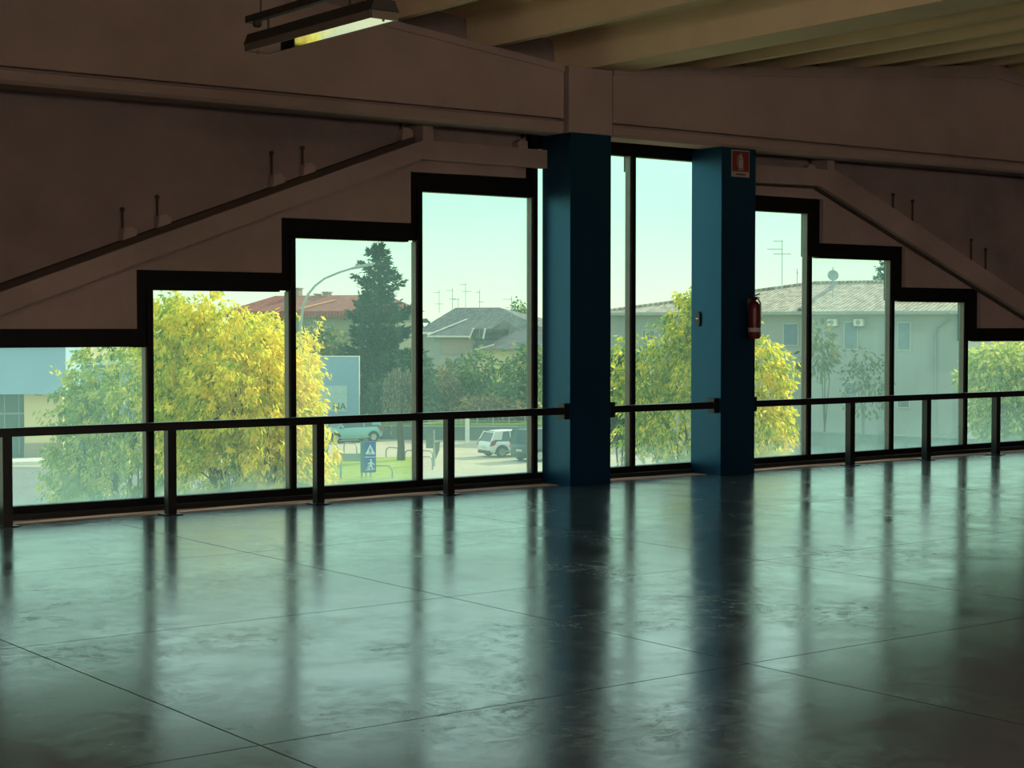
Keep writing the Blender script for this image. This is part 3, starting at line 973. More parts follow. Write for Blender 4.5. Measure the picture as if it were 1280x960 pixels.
# ---- weeping tree with pale hanging twigs
B = ground(501, 577)
t = empty('weeping_tree', B, label='grey weeping tree with a bare trunk on the lawn', cat='tree')
MB().tube([(0, 0, -.1), (.03, .02, .9), (-.04, 0, 1.9), (.02, 0, 3.0), (.05, 0, 4.2)], [.24, .20, .18, .16, .08], 9).build('trunk', M['bark'], t, True)
Ps = []
for q in range(170):
    a = rng.random() * 2 * PI
    R = .25 + .72 * rng.random() ** .7
    top_z = 5.15 - .95 * R * R + rng.normal() * .08
    ln_ = 1.0 + 1.7 * rng.random()
    k = int(ln_ / .10)
    s = np.linspace(0, 1, k)
    Ps.append(np.stack([math.cos(a) * (R + .12 * s) + rng.normal(size=k) * .03, math.sin(a) * (R + .12 * s) + rng.normal(size=k) * .03, top_z - ln_ * s], 1))
P = np.concatenate(Ps)
leaf_cloud('foliage', P, np.zeros_like(P), .20, .06, M['leaf_grey'], t, .4 + .3 * rng.normal(size=len(P)), droop=.9, jit=.3)

# ---- hedges and garden shrubs in front of the far houses
for (name, px, D, items, n, leaf, lb) in [
    ('shrub', 548, 116, [(545, 483, 116, 1.5, 1.32), (552, 503, 116, 1.7, 1.41), (540, 509, 116, 1.4, 1.23)], 1500, 'leaf_russet', 'russet brown shrub, first from the mullion in the tall pane'),
    ('shrub', 575, 122, [(572, 473, 122, 1.6, 1.41), (580, 498, 122, 1.8, 1.58), (570, 514, 122, 1.6, 1.23)], 1700, 'leaf_olive', 'olive garden tree between the russet shrub and the dark cypress'),
    ('shrub', 600, 117, [(598, 463, 117, 1.2, 1.41), (602, 491, 117, 1.5, 1.50), (598, 509, 117, 1.5, 1.23)], 1500, 'leaf_green', 'green garden tree below the dormer window'),
    ('shrub', 622, 121, [(622, 479, 121, 1.0, 1.58), (624, 503, 121, 1.2, 1.58), (622, 514, 121, 1.2, 1.06)], 1300, 'leaf_dark', 'dark rounded cypress right of the dormer house'),
    ('shrub', 646, 114, [(655, 468, 114, 1.4, 1.94), (645, 493, 114, 1.4, 1.58), (652, 509, 114, 1.8, 1.32), (664, 453, 114, 1.0, 1.32)], 1800, 'leaf_green', 'tall green tree against the right edge of the tall pane'),
    ('shrub', 612, 112, [(605, 509, 112, 1.6, 0.70), (625, 512, 112, 1.6, 0.62), (640, 513, 112, 1.2, 0.53)], 1200, 'leaf_russet', 'low reddish bush at the foot of the garden trees'),
    ('shrub', 532, 113, [(528, 488, 113, 1.0, 1.50), (526, 504, 113, 1.3, 1.32), (532, 516, 113, 1.2, 0.88)], 1100, 'leaf_dark', 'dark shrub right behind the mullion of the tall pane'),
    ('shrub', 508, 111.5, [(505, 490, 111.5, 1.4, 1.5), (515, 508, 111.5, 1.4, 1.2), (520, 470, 111.5, 1.1, 1.6)], 1500, 'leaf_dark', 'dark green shrub behind the grey weeping tree'),
    ('shrub', 478, 113, [(478, 500, 113, 1.1, 1.4), (484, 512, 113, 1.1, 1.1), (470, 515, 113, .8, .9)], 1300, 'leaf_dark', 'dark green shrub under the conifer beside the pale blue board'),
    ('shrub', 400, 125, [(395, 430, 125, 1.3, 1.5), (415, 432, 125, 1.4, 1.3), (405, 450, 125, 2.0, 1.5)], 1300, 'leaf_olive', 'olive bush in front of the red roofed house'),
    ('shrub', 775, 60, [(775, 470, 60, .9, .8), (768, 500, 60, 1.2, 1.0), (790, 520, 60, 1.2, .9)], 2000, 'leaf_dark', 'dark bush low between the two blue columns'),
    ('shrub', 1030, 100, [(1026, 420, 100, .8, .9), (1030, 440, 100, .9, .8), (1020, 450, 100, 1.0, 1.0)], 330, 'leaf_olive', 'thin olive treetop beside the mullion by the pale house'),
]:
    B = base_at(px, D)
    tree(name, B, crown(B, items), n, leaf, .46, .20, 1.2, .10, lb, cat='shrub', droop=.4, inner=.5)

# a belt of woodland far behind everything
P = []
for q in range(150):
    px = rng.uniform(-150, 1430)
    D = rng.uniform(185, 235)
    b_ = base_at(px, D)
    h = rng.uniform(5.5, 8.0)
    k = 120
    d = rng.normal(size=(k, 3))
    d /= np.linalg.norm(d, axis=1)[:, None]
    P.append(np.array(b_) + np.array([0, 0, h * .5]) + d * np.array([4.6, 4.6, h * .5]))
P = np.concatenate(P)
be = leaf_cloud('treeline', P, np.zeros_like(P), 1.6, .9, M['leaf_dark'], None, .4 + .3 * rng.normal(size=len(P)), droop=.1)
tag(be, 'distant belt of dark trees behind the houses', 'trees', kind='stuff')


# ---- buildings
def frame_at(pa, pb):
    """local frame: origin at ground point a, x axis towards b"""
    d = (pb - pa)
    return pa, math.atan2(d.y, d.x), Vector((d.x, d.y, 0)).length


def house_window(par, x, z, w_, h_, kind='shutter', y=0):
    f = MB().box(x - w_ / 2 - .08, x + w_ / 2 + .08, y - .06, y + .02, z - .08, z + h_ + .08).build('window', M['surround'], par)
    MB().box(x - w_ / 2, x + w_ / 2, y - .075, y - .055, z, z + h_).build('shutter' if kind == 'shutter' else 'pane', M['shutter' if kind == 'shutter' else 'out_glass'], f)
    return f


def antenna(name, base, H, arms, label, group='roof aerials'):
    a = empty(name, base, label=label, cat='aerial', group=None)
    MB().tube([(0, 0, 0), (0, 0, H)], .028, 6).build('mast', M['galv'], a)
    for (z, l0, l1, k) in arms:
        b = MB()
        ax = Vector((RT.x, RT.y, 0))
        b.tube([ax * l0 + Vector((0, 0, z)), ax * l1 + Vector((0, 0, z))], .022, 5)
        for q in range(k):
            p = ax * (l0 + (l1 - l0) * (q + .5) / k) + Vector((0, 0, z))
            b.tube([p + Vector((F0.x, F0.y, 0)) * .28 + Vector((0, 0, .05)), p - Vector((F0.x, F0.y, 0)) * .28 - Vector((0, 0, .05))], .014, 4)
        b.build('boom', M['galv'], a)
    return a


# pale house on the right: long wall with hipped roof
pa, pb = base_at(748, 114), base_at(1206, 101)
o, rz, LH = frame_at(pa, pb)
hs = empty('house', o, rz, 'long pale house with tiled hip roof, satellite dish and downpipe', 'house')
EH = 8.25
MB().box(.5, LH - .3, .6, 16, 0, EH).build('wall', M['wall_green'], hs)
rb = MB()
OV = .3
E_ = [(-.2, 0, EH - .05), (LH + .1, 0, EH - .05), (LH + .1, 17, EH - .05), (-.2, 17, EH - .05)]
ridge = [(12.0, 8.5, EH + 1.95), (LH - 1.0, 8.5, EH + 1.95)]
vv = [rb.bm.verts.new(p) for p in E_ + ridge]
for f_ in ((0, 1, 5, 4), (1, 2, 5), (2, 3, 4, 5), (3, 0, 4), (0, 3, 2, 1)):
    rb.bm.faces.new([vv[i] for i in f_])
rf = rb.build('roof', M['roof_tile'], hs)
MB().tube([(-.2, 0, EH), (12.0, 8.5, EH + 2.0)], .11, 6).tube([(12, 8.5, EH + 2.0), (LH - 1, 8.5, EH + 2.0)], .11, 6).build('ridge_tiles', M['roof_tile'], rf)
MB().tube([(14.2, .2, EH + .06), (13.6, 8.3, EH + 1.92)], .16, 6).build('valley', M['roof_grey'], rf)
MB().box(-.3, LH + .2, -.16, .02, EH - .18, EH - .02).build('gutter', M['galv'], hs)
MB().box(.3, LH, .02, .6, EH - .22, EH - .12).build('eaves_soffit', M['verge_white'], hs)


def lx(px):
    """distance along the pale house wall for an image column"""
    d = ray(px, 450)
    ux, uy = math.cos(rz), math.sin(rz)
    # intersect with the wall line
    det = d.x * (-uy) - d.y * (-ux)
    t_ = (o.x * (-uy) - o.y * (-ux)) / det
    return (d.x * t_ - o.x) * ux + (d.y * t_ - o.y) * uy


def wz(py, D):
    return EYE.z + (408 - py) / FPX * D - ZG


Dm = 107
house_window(hs, lx(984), wz(431, Dm), .9, 1.3, 'shutter', .6)
house_window(hs, lx(1059.5), wz(436, 105), .78, 1.62, 'shutter', .6)
house_window(hs, lx(1126), wz(437, 103), .72, 1.62, 'shutter', .6)
house_window(hs, lx(806), wz(440, 112), .8, 1.4, 'shutter', .6)
house_window(hs, lx(1126), wz(509, 103), .66, .5, 'pane', .6)
house_window(hs, lx(1059), wz(505, 105), .8, 1.3, 'shutter', .6)
xd = lx(1166)
MB().tube([(lx(1184), .0, EH - .15), (lx(1182), .35, EH - .55), (xd + .1, .5, EH - 1.0), (xd, .52, EH - 1.3), (xd, .52, .2)], .05, 8).build('downpipe', M['galv'], hs)
MB().box(lx(1193.5), LH - .3, .35, .62, EH - 1.8, EH - .1).build('shutter_box', M['shutter'], hs)
MB().tube([(lx(1008), .52, EH - .2), (lx(1004), .52, EH - .6), (lx(1004), .52, .2)], .05, 6).build('downpipe', M['galv'], hs)

for px, lb in ((1037.5, 'air conditioner unit on the pale house, left of the upper window'), (1070.5, 'air conditioner unit on the pale house, right of the upper window')):
    d = lx(px)
    q = o + Vector((math.cos(rz), math.sin(rz), 0)) * d + Vector((-math.sin(rz), math.cos(rz), 0)) * .40
    ac = empty('air_conditioner', (q.x, q.y, ZG + wz(407.5, 105)), rz, lb, 'air conditioner')
    MB().box(-.30, .30, -.15, .19, 0, .42, .02).build('casing', M['verge_white'], ac)
    MB().prism([(.0 + .15 * math.cos(a), .21 + .15 * math.sin(a)) for a in [2 * PI * k / 20 for k in range(20)]], -.165, -.15).build('fan_grille', M['galv'], ac)
    MB().box(-.26, -.22, -.1, .2, -.06, 0).build('wall_arm', M['galv'], ac)
    MB().box(.22, .26, -.1, .2, -.06, 0).build('wall_arm', M['galv'], ac)

# satellite dish
q = at(1041, 352, 106.5)
ds = empty('satellite_dish', (q.x, q.y, q.z - .15), label='round satellite dish on the roof of the pale house', cat='satellite dish')
db = MB().lathe([(.02, 0), (.14, .015), (.26, .06), (.33, .11), (.345, .12), (.33, .125), (.25, .08), (.12, .035), (.02, .02)], 24).build('dish', M['galv'], ds, True)
db.rotation_euler = (math.radians(78), 0, math.radians(-40))
db.location = (0, 0, .52)
MB().tube([(0, 0, -.9), (0, 0, 1.05)], .03, 8).build('mast', M['galv'], ds)
MB().tube([(0, 0, .3), (.12, -.40, .45)], .014, 6).build('feed_arm', M['galv'], ds)

q = at(977.5, 351, 119)
antenna('roof_aerial', (q.x, q.y, q.z - .3), 3.15, [(3.08, -.62, .05, 4), (2.52, -1.05, .0, 6), (2.18, -.6, .62, 5)], 'tall aerial with three booms on the pale house roof')
q = at(996.5, 350, 119)
antenna('roof_aerial', (q.x, q.y, q.z - .3), 1.1, [(.8, -.08, .08, 1)], 'short bare mast on the pale house roof')
# low garden wall and hedge foot of the pale house
p0, p1 = base_at(1000, 99), base_at(1230, 92)
o2, r2, l2 = frame_at(p0, p1)
gw = MB().box(0, l2, 0, .25, 0, 1.1).box(-.05, l2 + .05, -.05, .30, 1.1, 1.2).build('garden_wall', M['low_wall'], None, loc=o2, rz=r2)
tag(gw, 'low grey garden wall in front of the pale house', 'wall')

# ---- blue and beige building at the far left
pa, pb = base_at(-70, 92), base_at(108, 93)
o, rz, LH = frame_at(pa, pb)
bl = empty('building', o, rz, 'pale blue building with deep canopy and beige bay at far left', 'building')


def lxx(px, D=92.4):
    return (at(px, 500, D) - at(-70, 500, D)).length


zc = wz(493, 92)
MB().box(0, lxx(79), -.1, 7, zc, zc + 4.6).build('upper_wall', M['wall_white'], bl)
MB().box(lxx(25), lxx(72), .8, 6.8, 0, zc).build('beige_bay', M['wall_beige'], bl)
MB().box(lxx(25) - .02, lxx(72) + .02, .74, .8, 0, wz(556, 92)).build('plinth', M['wall_tan'], bl)
MB().box(lxx(39), lxx(46), .55, .8, zc - .12, zc - .02).build('wall_light', M['galv'], bl)
gd = MB().box(0, lxx(25), 2.0, 6.8, 0, zc).build('recess_wall', M['garage'], bl)
for q in range(4):
    x = lxx(-40 + q * 18)
    MB().box(x, x + .06, 1.96, 2.0, .2, zc - .1).build('glazing_bar', M['galv'], gd)
MB().box(0, lxx(25), 1.95, 2.0, zc - 1.2, zc - 1.1).build('glazing_bar', M['galv'], gd)
MB().box(lxx(72), lxx(86), 2.0, 6.8, 0, zc).build('side_wall', M['garage'], bl)
# sunlit corrugated eave behind
pa, pb = base_at(66, 101), base_at(240, 101)
o, rz, LH = frame_at(pa, pb)
sh = empty('shed', o, rz, 'sunlit cream corrugated shed roof above the green tree at left', 'shed')
ze = wz(449, 101)
b = MB()
x = 0
while x < LH - .2:
    b.prism([(x, 0), (x + .22, 0), (x + .30, .10), (x + .52, .10), (x + .60, 0)], 0, .01, 'y')
    x += .6
b.bm.free()
b = MB()
for q in range(int(LH / .5)):
    x0 = q * .5
    b.face([(x0, 0, ze), (x0 + .25, 0, ze + .07), (x0 + .25 + 1.2, 5, ze + 2.6), (x0 + 1.2, 5, ze + 2.53)])
    b.face([(x0 + .25, 0, ze + .07), (x0 + .5, 0, ze), (x0 + .5 + 1.2, 5, ze + 2.53), (x0 + .25 + 1.2, 5, ze + 2.6)])
b.build('roof', M['cream_metal'], sh)
MB().box(0, LH, -.1, .02, ze - .35, ze).build('fascia', M['verge_white'], sh)
MB().box(.2, LH, .3, 5, 0, ze).build('wall', M['wall_white'], sh)

# ---- red roofed house behind the street lamp
pa, pb = base_at(280, 140), base_at(460, 134)
o, rz, LH = frame_at(pa, pb)
rh = empty('house', o, rz, 'house with red hip roof behind the street lamp and conifer', 'house')
ez = wz(389, 137)
MB().box(.5, LH - .5, .5, 9, 0, ez).build('wall', M['wall_olive'], rh)
MB().box(.48, LH - .48, .46, .5, 0, 3.2).build('plinth', M['shutter'], rh)
rb = MB()
E_ = [(0, 0, ez), (LH, 0, ez), (LH, 9.5, ez), (0, 9.5, ez)]
rt_ = [(2.0, 4.7, ez + 1.35), (LH - 1, 4.7, ez + 1.35)]
vv = [rb.bm.verts.new(p) for p in E_ + rt_]
for f_ in ((0, 1, 5, 4), (1, 2, 5), (2, 3, 4, 5), (3, 0, 4), (0, 3, 2, 1)):
    rb.bm.faces.new([vv[i] for i in f_])
rf = rb.build('roof', M['roof_red'], rh)
MB().prism([(lxx(390, 137) - lxx(280, 137), 0), (lxx(396, 137) - lxx(280, 137), 0), (lxx(422, 137) - lxx(280, 137), 2.6), (lxx(417, 137) - lxx(280, 137), 2.6)], 0, .12, 'z').build('sunlit_hip_strip', M['sunlit_hip'], rf)  # sunlight on the hip plane, painted as an orange strip
ov_ = rf.children[0]
ov_.location = (0, .4, ez + .12)
ov_.rotation_euler.x = math.atan2(1.35, 4.7)
MB().box(0, LH, -.12, .02, ez - .5, ez).build('fascia', M['roof_red'], rh)
for px, w_, h_ in ((390, .5, .25), (345, .6, .6), (376, .3, .1)):
    x = lxx(px, 137) - lxx(280, 137)
    MB().box(x - w_ / 2, x + w_ / 2, 4.4, 5.0, ez + .8, ez + 1.3 + h_).box(x - w_ / 2 - .08, x + w_ / 2 + .08, 4.32, 5.08, ez + 1.3 + h_, ez + 1.4 + h_).build('chimney', M['wall_tan'], rh)
for px in (404, 428):
    house_window(rh, lxx(px, 137) - lxx(280, 137), ez - 2.6, .9, 1.3, 'shutter', .5)

# ---- far houses in the tall pane
pa, pb = base_at(520, 152), base_at(690, 146)
o, rz, LH = frame_at(pa, pb)
fh = empty('house', o, rz, 'far grey roofed house carrying a row of aerials', 'house')
ez = wz(415, 149)
MB().box(.5, LH - .5, .5, 9, 0, ez).build('wall', M['wall_green'], fh)
rb = MB()
E_ = [(0, 0, ez), (LH, 0, ez), (LH, 9.5, ez), (0, 9.5, ez)]
rt_ = [(1.5, 4.7, ez + 2.2), (6.0, 4.7, ez + 2.2)]
vv = [rb.bm.verts.new(p) for p in E_ + rt_]
for f_ in ((0, 1, 5, 4), (1, 2, 5), (2, 3, 4, 5), (3, 0, 4), (0, 3, 2, 1)):
    rb.bm.faces.new([vv[i] for i in f_])
rb.build('roof', M['roof_grey'], fh)
MB().box(0, LH, -.12, .02, ez - .2, ez).build('fascia', M['verge_white'], fh)
for j, (px, py, D, H, arms, lb) in enumerate([
    (549, 387, 150, 2.0, [(1.75, -.45, .05, 4), (.75, -.4, .35, 4)], 'far roof aerial, first from the left in the tall pane'),
    (565.5, 387, 151, 2.15, [(1.95, -.5, .05, 4), (1.2, -.3, .3, 3)], 'far roof aerial, second from the left in the tall pane'),
    (573, 387, 152, 1.35, [(1.15, -.5, .05, 3)], 'low far roof aerial, third from the left in the tall pane'),
    (582, 386, 151, 2.6, [(2.4, -.5, .05, 4), (1.8, -.3, .5, 4)], 'tallest far roof aerial, fourth from the left in the tall pane'),
    (599.5, 387, 152, 2.0, [(1.8, -.3, .05, 3), (.95, -.1, .4, 3)], 'far roof aerial, fifth from the left in the tall pane'),
    (639.5, 394, 149, 1.9, [(1.65, -.8, .05, 5), (.9, -.55, .2, 4)], 'far roof aerial next to the small treetop'),
]):
    q = at(px, py, D)
    antenna('roof_aerial', (q.x, q.y, q.z - .25), H, arms, lb)

pa, pb = base_at(535, 134), base_at(600, 131)
o, rz, LH = frame_at(pa, pb)
gh = empty('house', o, rz, 'house with white verge boards and brown upper wall in the tall pane', 'house')
ez = wz(420, 132)
MB().box(.3, LH - .3, .4, 6, 0, ez).build('wall', M['wall_green'], gh)
MB().box(.9, LH - .9, .34, .4, ez - 1.45, ez - .1).build('brown_panel', M['wall_tan'], gh)
rb = MB()
E_ = [(0, 0, ez), (LH, 0, ez), (LH, 6.5, ez), (0, 6.5, ez)]
rt_ = [(1.5, 3.2, ez + 1.25), (LH, 3.2, ez + 1.25)]
vv = [rb.bm.verts.new(p) for p in E_ + rt_]
for f_ in ((0, 1, 5, 4), (1, 2, 5), (2, 3, 4, 5), (3, 0, 4), (0, 3, 2, 1)):
    rb.bm.faces.new([vv[i] for i in f_])
rf = rb.build('roof', M['roof_grey'], gh)
MB().tube([(0, -.02, ez + .05), (1.5, 3.18, ez + 1.32)], .07, 6).build('verge_board', M['verge_white'], rf)
MB().box(0, LH, -.1, .0, ez - .1, ez + .02).build('gutter', M['verge_white'], gh)

pa, pb = base_at(586, 129), base_at(668, 125)
o, rz, LH = frame_at(pa, pb)
dh = empty('house', o, rz, 'house with a small dormer and pale wall at right of the tall pane', 'house')
ez = wz(436, 127)
MB().box(.2, LH, .5, 7, 0, ez).build('wall', M['wall_beige'], dh)
rb = MB()
E_ = [(0, 0, ez), (LH + .2, 0, ez), (LH + .2, 7.5, ez), (0, 7.5, ez)]
rt_ = [(2.0, 3.7, ez + 1.35), (LH - .5, 3.7, ez + 1.35)]
vv = [rb.bm.verts.new(p) for p in E_ + rt_]
for f_ in ((0, 1, 5, 4), (1, 2, 5), (2, 3, 4, 5), (3, 0, 4), (0, 3, 2, 1)):
    rb.bm.faces.new([vv[i] for i in f_])
rf = rb.build('roof', M['roof_grey'], dh)
dm = MB().box(.15, 1.25, .3, 3, ez, ez + .75).prism([(.05, ez + .75), (1.35, ez + .75), (1.55, ez + 1.5), (.45, ez + 1.5)], .1, 3).build('dormer', M['roof_grey'], dh)
MB().bar((.03, .08, ez + .75), (.43, .08, ez + 1.52), .1, .1).build('dormer_verge', M['verge_white'], dm)
MB().bar((1.37, .08, ez + .75), (1.57, .08, ez + 1.52), .1, .1).build('dormer_verge', M['verge_white'], dm)
MB().bar((.3, -.05, ez - .15), (2.5, -.05, ez + .3), .08, .09).build('verge_board', M['verge_white'], rf)

# ---- street furniture
# street lamp with swept arm
q = base_at(374.5, 76)
sl_ = empty('street_lamp', q, label='tall street lamp with a swept arm beside the conifer', cat='street lamp')


def sp_(px, py):
    return at(px, py, 76) - q


path = [Vector((0, 0, 0)), sp_(374.5, 560), sp_(374.8, 470), sp_(376, 405), sp_(379, 382), sp_(385, 368), sp_(394, 357), sp_(406, 348), sp_(424, 340.5), sp_(440, 335.5), sp_(450, 331)]
MB().tube(path, [.10, .095, .085, .065, .06, .055, .05, .045, .045, .045, .045], 10).build('pole', M['galv'], sl_, True)
hd = MB()
a0, a1 = sp_(438, 336), sp_(469, 329)
hd.tube([a0, a0.lerp(a1, .3), a0.lerp(a1, .7), a1], [.045, .075, .08, .04], 10)
hd.build('lamp_head', M['galv'], sl_, True)

# pale board with lettering
pa, pb = base_at(375, 112), base_at(449, 112)
o, rz, LH = frame_at(pa, pb)
bd = empty('notice_board', o, rz, 'big pale blue board with lettering NA behind the yellow tree', 'sign board')
z0, z1 = wz(527, 112), wz(446, 112)
MB().box(0, LH, 0, .18, z0, z1).build('panel', M['board_blue'], bd)
MB().box(-.05, LH + .05, -.03, .21, z1, z1 + .07).box(-.05, 0, -.03, .21, z0, z1).box(LH, LH + .05, -.03, .21, z0, z1).build('edge_trim', M['verge_white'], bd)
pn = MB().box(.6, lxx(434.5, 112) - lxx(375, 112), -.03, 0, wz(514, 112), wz(482, 112)).build('lettered_panel', M['board_pale'], bd)
for x in (.3, LH - .4):
    MB().box(x, x + .12, .03, .15, 0, z0).build('post', M['galv'], bd)
cu = bpy.data.curves.new('lettering', 'FONT')
cu.body = 'NA'
cu.size = .60
cu.align_x = 'RIGHT'
cu.extrude = .01
cu.space_character = 1.05
cu.materials.append(M['letter'])
tf = bpy.data.objects.new('lettering_text', cu)
COL.objects.link(tf)
bpy.context.view_layer.update()
tm = bpy.data.meshes.new_from_object(tf)
bpy.data.objects.remove(tf)
bpy.data.curves.remove(cu)
to = bpy.data.objects.new('lettering', tm)
COL.objects.link(to)
to.parent = pn
to.rotation_euler = (PI / 2, 0, 0)
to.location = (lxx(433, 112) - lxx(375, 112), -.045, wz(511.5, 112))

# blue pedestrian crossing sign
q = ground(461, 603)
yaw = math.atan2(RT.y, RT.x) + math.radians(12)
rs = empty('road_sign', q, yaw, 'blue two-panel pedestrian crossing sign on the lawn', 'road sign')
z0, z1 = wz(590.5, 79.5), wz(551.5, 79.5)
MB().box(-.37, .34, -.02, .20, z0, z1, .01).build('casing', M['sign_side'], rs)
MB().box(-.20, .335, -.035, -.019, z0 + .02, z1 - .02).build('blue_face', M['sign_blue'], rs)
MB().box(-.19, .325, -.042, -.034, (z0 + z1) / 2 - .015, (z0 + z1) / 2 + .015).build('divider', M['sign_pale'], rs)
zc_ = (z0 + z1) / 2
MB().prism([(-.165, zc_ + .13), (.30, zc_ + .13), (.068, zc_ + .60)], -.044, -.036).build('triangle', M['sign_pale'], rs)


def walker(x, z, s, m, nm, y0=-.052, y1=-.043):
    b = MB()
    k = lambda pts: [(x + u * s, z + v * s) for u, v in pts]
    b.prism([(x + .045 * s * math.cos(a), z + .44 * s + .05 * s * math.sin(a)) for a in [2 * PI * i / 12 for i in range(12)]], y0, y1)
    b.prism(k([(-.05, .16), (.05, .16), (.05, .37), (-.03, .38)]), y0, y1)
    b.prism(k([(-.05, .17), (.0, .17), (-.09, .0), (-.15, .0)]), y0, y1)
    b.prism(k([(.0, .17), (.05, .17), (.12, .0), (.06, .0)]), y0, y1)
    b.prism(k([(.04, .36), (.05, .30), (.15, .20), (.17, .24)]), y0, y1)
    b.prism(k([(-.03, .36), (-.04, .29), (-.14, .22), (-.15, .27)]), y0, y1)
    return b.build(nm, m, rs)


walker(.068, zc_ + .15, .60, M['sign_blue'], 'walking_figure')
walker(.10, z0 + .14, 1.02, M['sign_pale'], 'walking_figure')
MB().bar((-.15, -.045, z0 + .12), (.28, -.045, z0 + .16), .012, .03).bar((-.10, -.045, z0 + .20), (.05, -.045, z0 + .36), .012, .03).build('crossing_lines', M['sign_pale'], rs)
for x in (-.12, .10):
    MB().tube([(x, .09, 0), (x, .09, z0 + .1)], .035, 8).build('post', M['galv'], rs)
MB().tube([(-.30, .09, 0), (-.30, .09, z0 + .1)], .025, 8).build('post', M['galv'], rs)


# hoop barriers
def hoop(pxa, pya, pxb, pyb, h, label, r=.035, D=None):
    a, b2 = ground(pxa, pya), ground(pxb, pyb)
    hp = empty('hoop_barrier', a, label=label, cat='barrier', group=None)
    d = b2 - a
    cr_ = min(.28, d.length * .3) / d.length
    pth = [Vector((0, 0, 0)), Vector((0, 0, h - .28)), d * (cr_ * .15) + Vector((0, 0, h - .1)), d * (cr_ * .5) + Vector((0, 0, h - .02)), d * cr_ + Vector((0, 0, h)),
           d * (1 - cr_) + Vector((0, 0, h)), d * (1 - cr_ * .5) + Vector((0, 0, h - .02)), d * (1 - cr_ * .15) + Vector((0, 0, h - .1)), d + Vector((0, 0, h - .28)), d.copy()]
    MB().tube(pth, r, 8).build('tube', M['galv'], hp, True)
    for p in (Vector((0, 0, 0)), d):
        MB().lathe([(.08, 0), (.08, .015), (.05, .02)], 10, p).build('foot_plate', M['galv'], hp)
    return hp


hoop(482.5, 573, 500, 574, .62, 'metal hoop barrier left of the weeping tree trunk')
hoop(452, 600, 490.5, 600, .68, 'wide metal hoop barrier behind the blue road sign')
hoop(506, 576, 541, 577, .58, 'wide metal hoop barrier right of the weeping tree trunk')
hoop(517, 588, 540.5, 587, .68, 'metal hoop barrier at the mullion by the grey notice post')
hoop(400, 562, 422, 570, .62, 'metal hoop barrier below the front of the teal car')
hoop(430, 566, 446, 568, .60, 'metal hoop barrier between the teal car and the road sign')

# grey plank sign on one post
q = ground(426, 601)
ps = empty('low_sign', q, math.atan2(RT.y, RT.x), 'low grey plank sign on a single post left of the blue road sign', 'sign')
MB().tube([(0, 0, 0), (0, 0, 1.35)], .05, 8).build('post', M['galv'], ps)
MB().box(-.02, 1.05, -.07, -.045, .92, 1.30, .01).build('plank', M['galv'], ps)
# post with a hanging dark banner and notice
q = ground(542.5, 583)
np_ = empty('notice_post', q, math.atan2(RT.y, RT.x), 'grey post with dark tapering banner beside the mullion', 'sign')
MB().tube([(0, 0, 0), (0, 0, 1.9)], .045, 8).build('post', M['galv'], np_)
MB().prism([(.05, 1.25), (.32, 1.30), (.28, .85), (.08, .35)], -.03, .03).build('banner', M['low_wall'], np_)
MB().box(-.42, -.05, -.03, .03, .95, 1.45).box(-.42, -.05, -.03, .03, 1.52, 1.75).build('notice_panel', M['low_wall'], np_)
# narrow grey bin / cabinet left edge by the yellow tree
q = ground(404, 592)
cb = empty('utility_cabinet', q, math.atan2(RT.y, RT.x), 'narrow grey utility cabinet half hidden by the yellow tree', 'cabinet')
MB().box(-.16, .26, -.16, .16, .05, 1.55, .015).build('body', M['shutter'], cb)
MB().box(-.20, .30, -.2, .2, 1.55, 1.62).build('lid', M['galv'], cb)
MB().box(-.2, .3, -.2, .2, 0, .06).build('base', M['kerb'], cb)

# low wall and fence strip behind the parking
p0, p1 = base_at(455, 110), base_at(720, 108)
o, rz, LH = frame_at(p0, p1)
lw = empty('low_wall', o, rz, 'low grey green wall behind the parked cars', 'wall')
MB().box(0, LH, 0, .3, 0, .85).build('wall_body', M['low_wall'], lw)
MB().box(-.03, LH + .03, -.04, .34, .85, .92).build('coping', M['galv'], lw)
bk = MB().box(0, LH, .4, 9, 0, 1.02).build('lawn', M['grass'], None, loc=o, rz=rz)
tag(bk, 'strip of lawn behind the low grey wall', 'lawn', kind='structure')
fn = empty('garden_fence', (o.x, o.y, o.z + .92), rz, 'thin metal garden fence on top of the low grey wall', 'fence')
MB().box(0, LH, .13, .17, .62, .67).box(0, LH, .13, .17, .30, .34).build('wire_rails', M['galv'], fn)
for q in range(14):
    x = .2 + q * (LH - .4) / 13
    MB().box(x - .03, x + .03, .12, .18, 0, .75).build('post', M['galv'], fn)
q = ground(584, 553)
bp = empty('concrete_post', q, label='pale post standing by the low grey wall in the tall pane', cat='post')
MB().lathe([(.14, 0), (.13, 1.0), (.12, 1.6), (.02, 1.68)], 10).build('shaft', M['kerb'], bp)
MB().box(-.2, .2, -.2, .2, 0, .06).build('base', M['kerb'], bp)


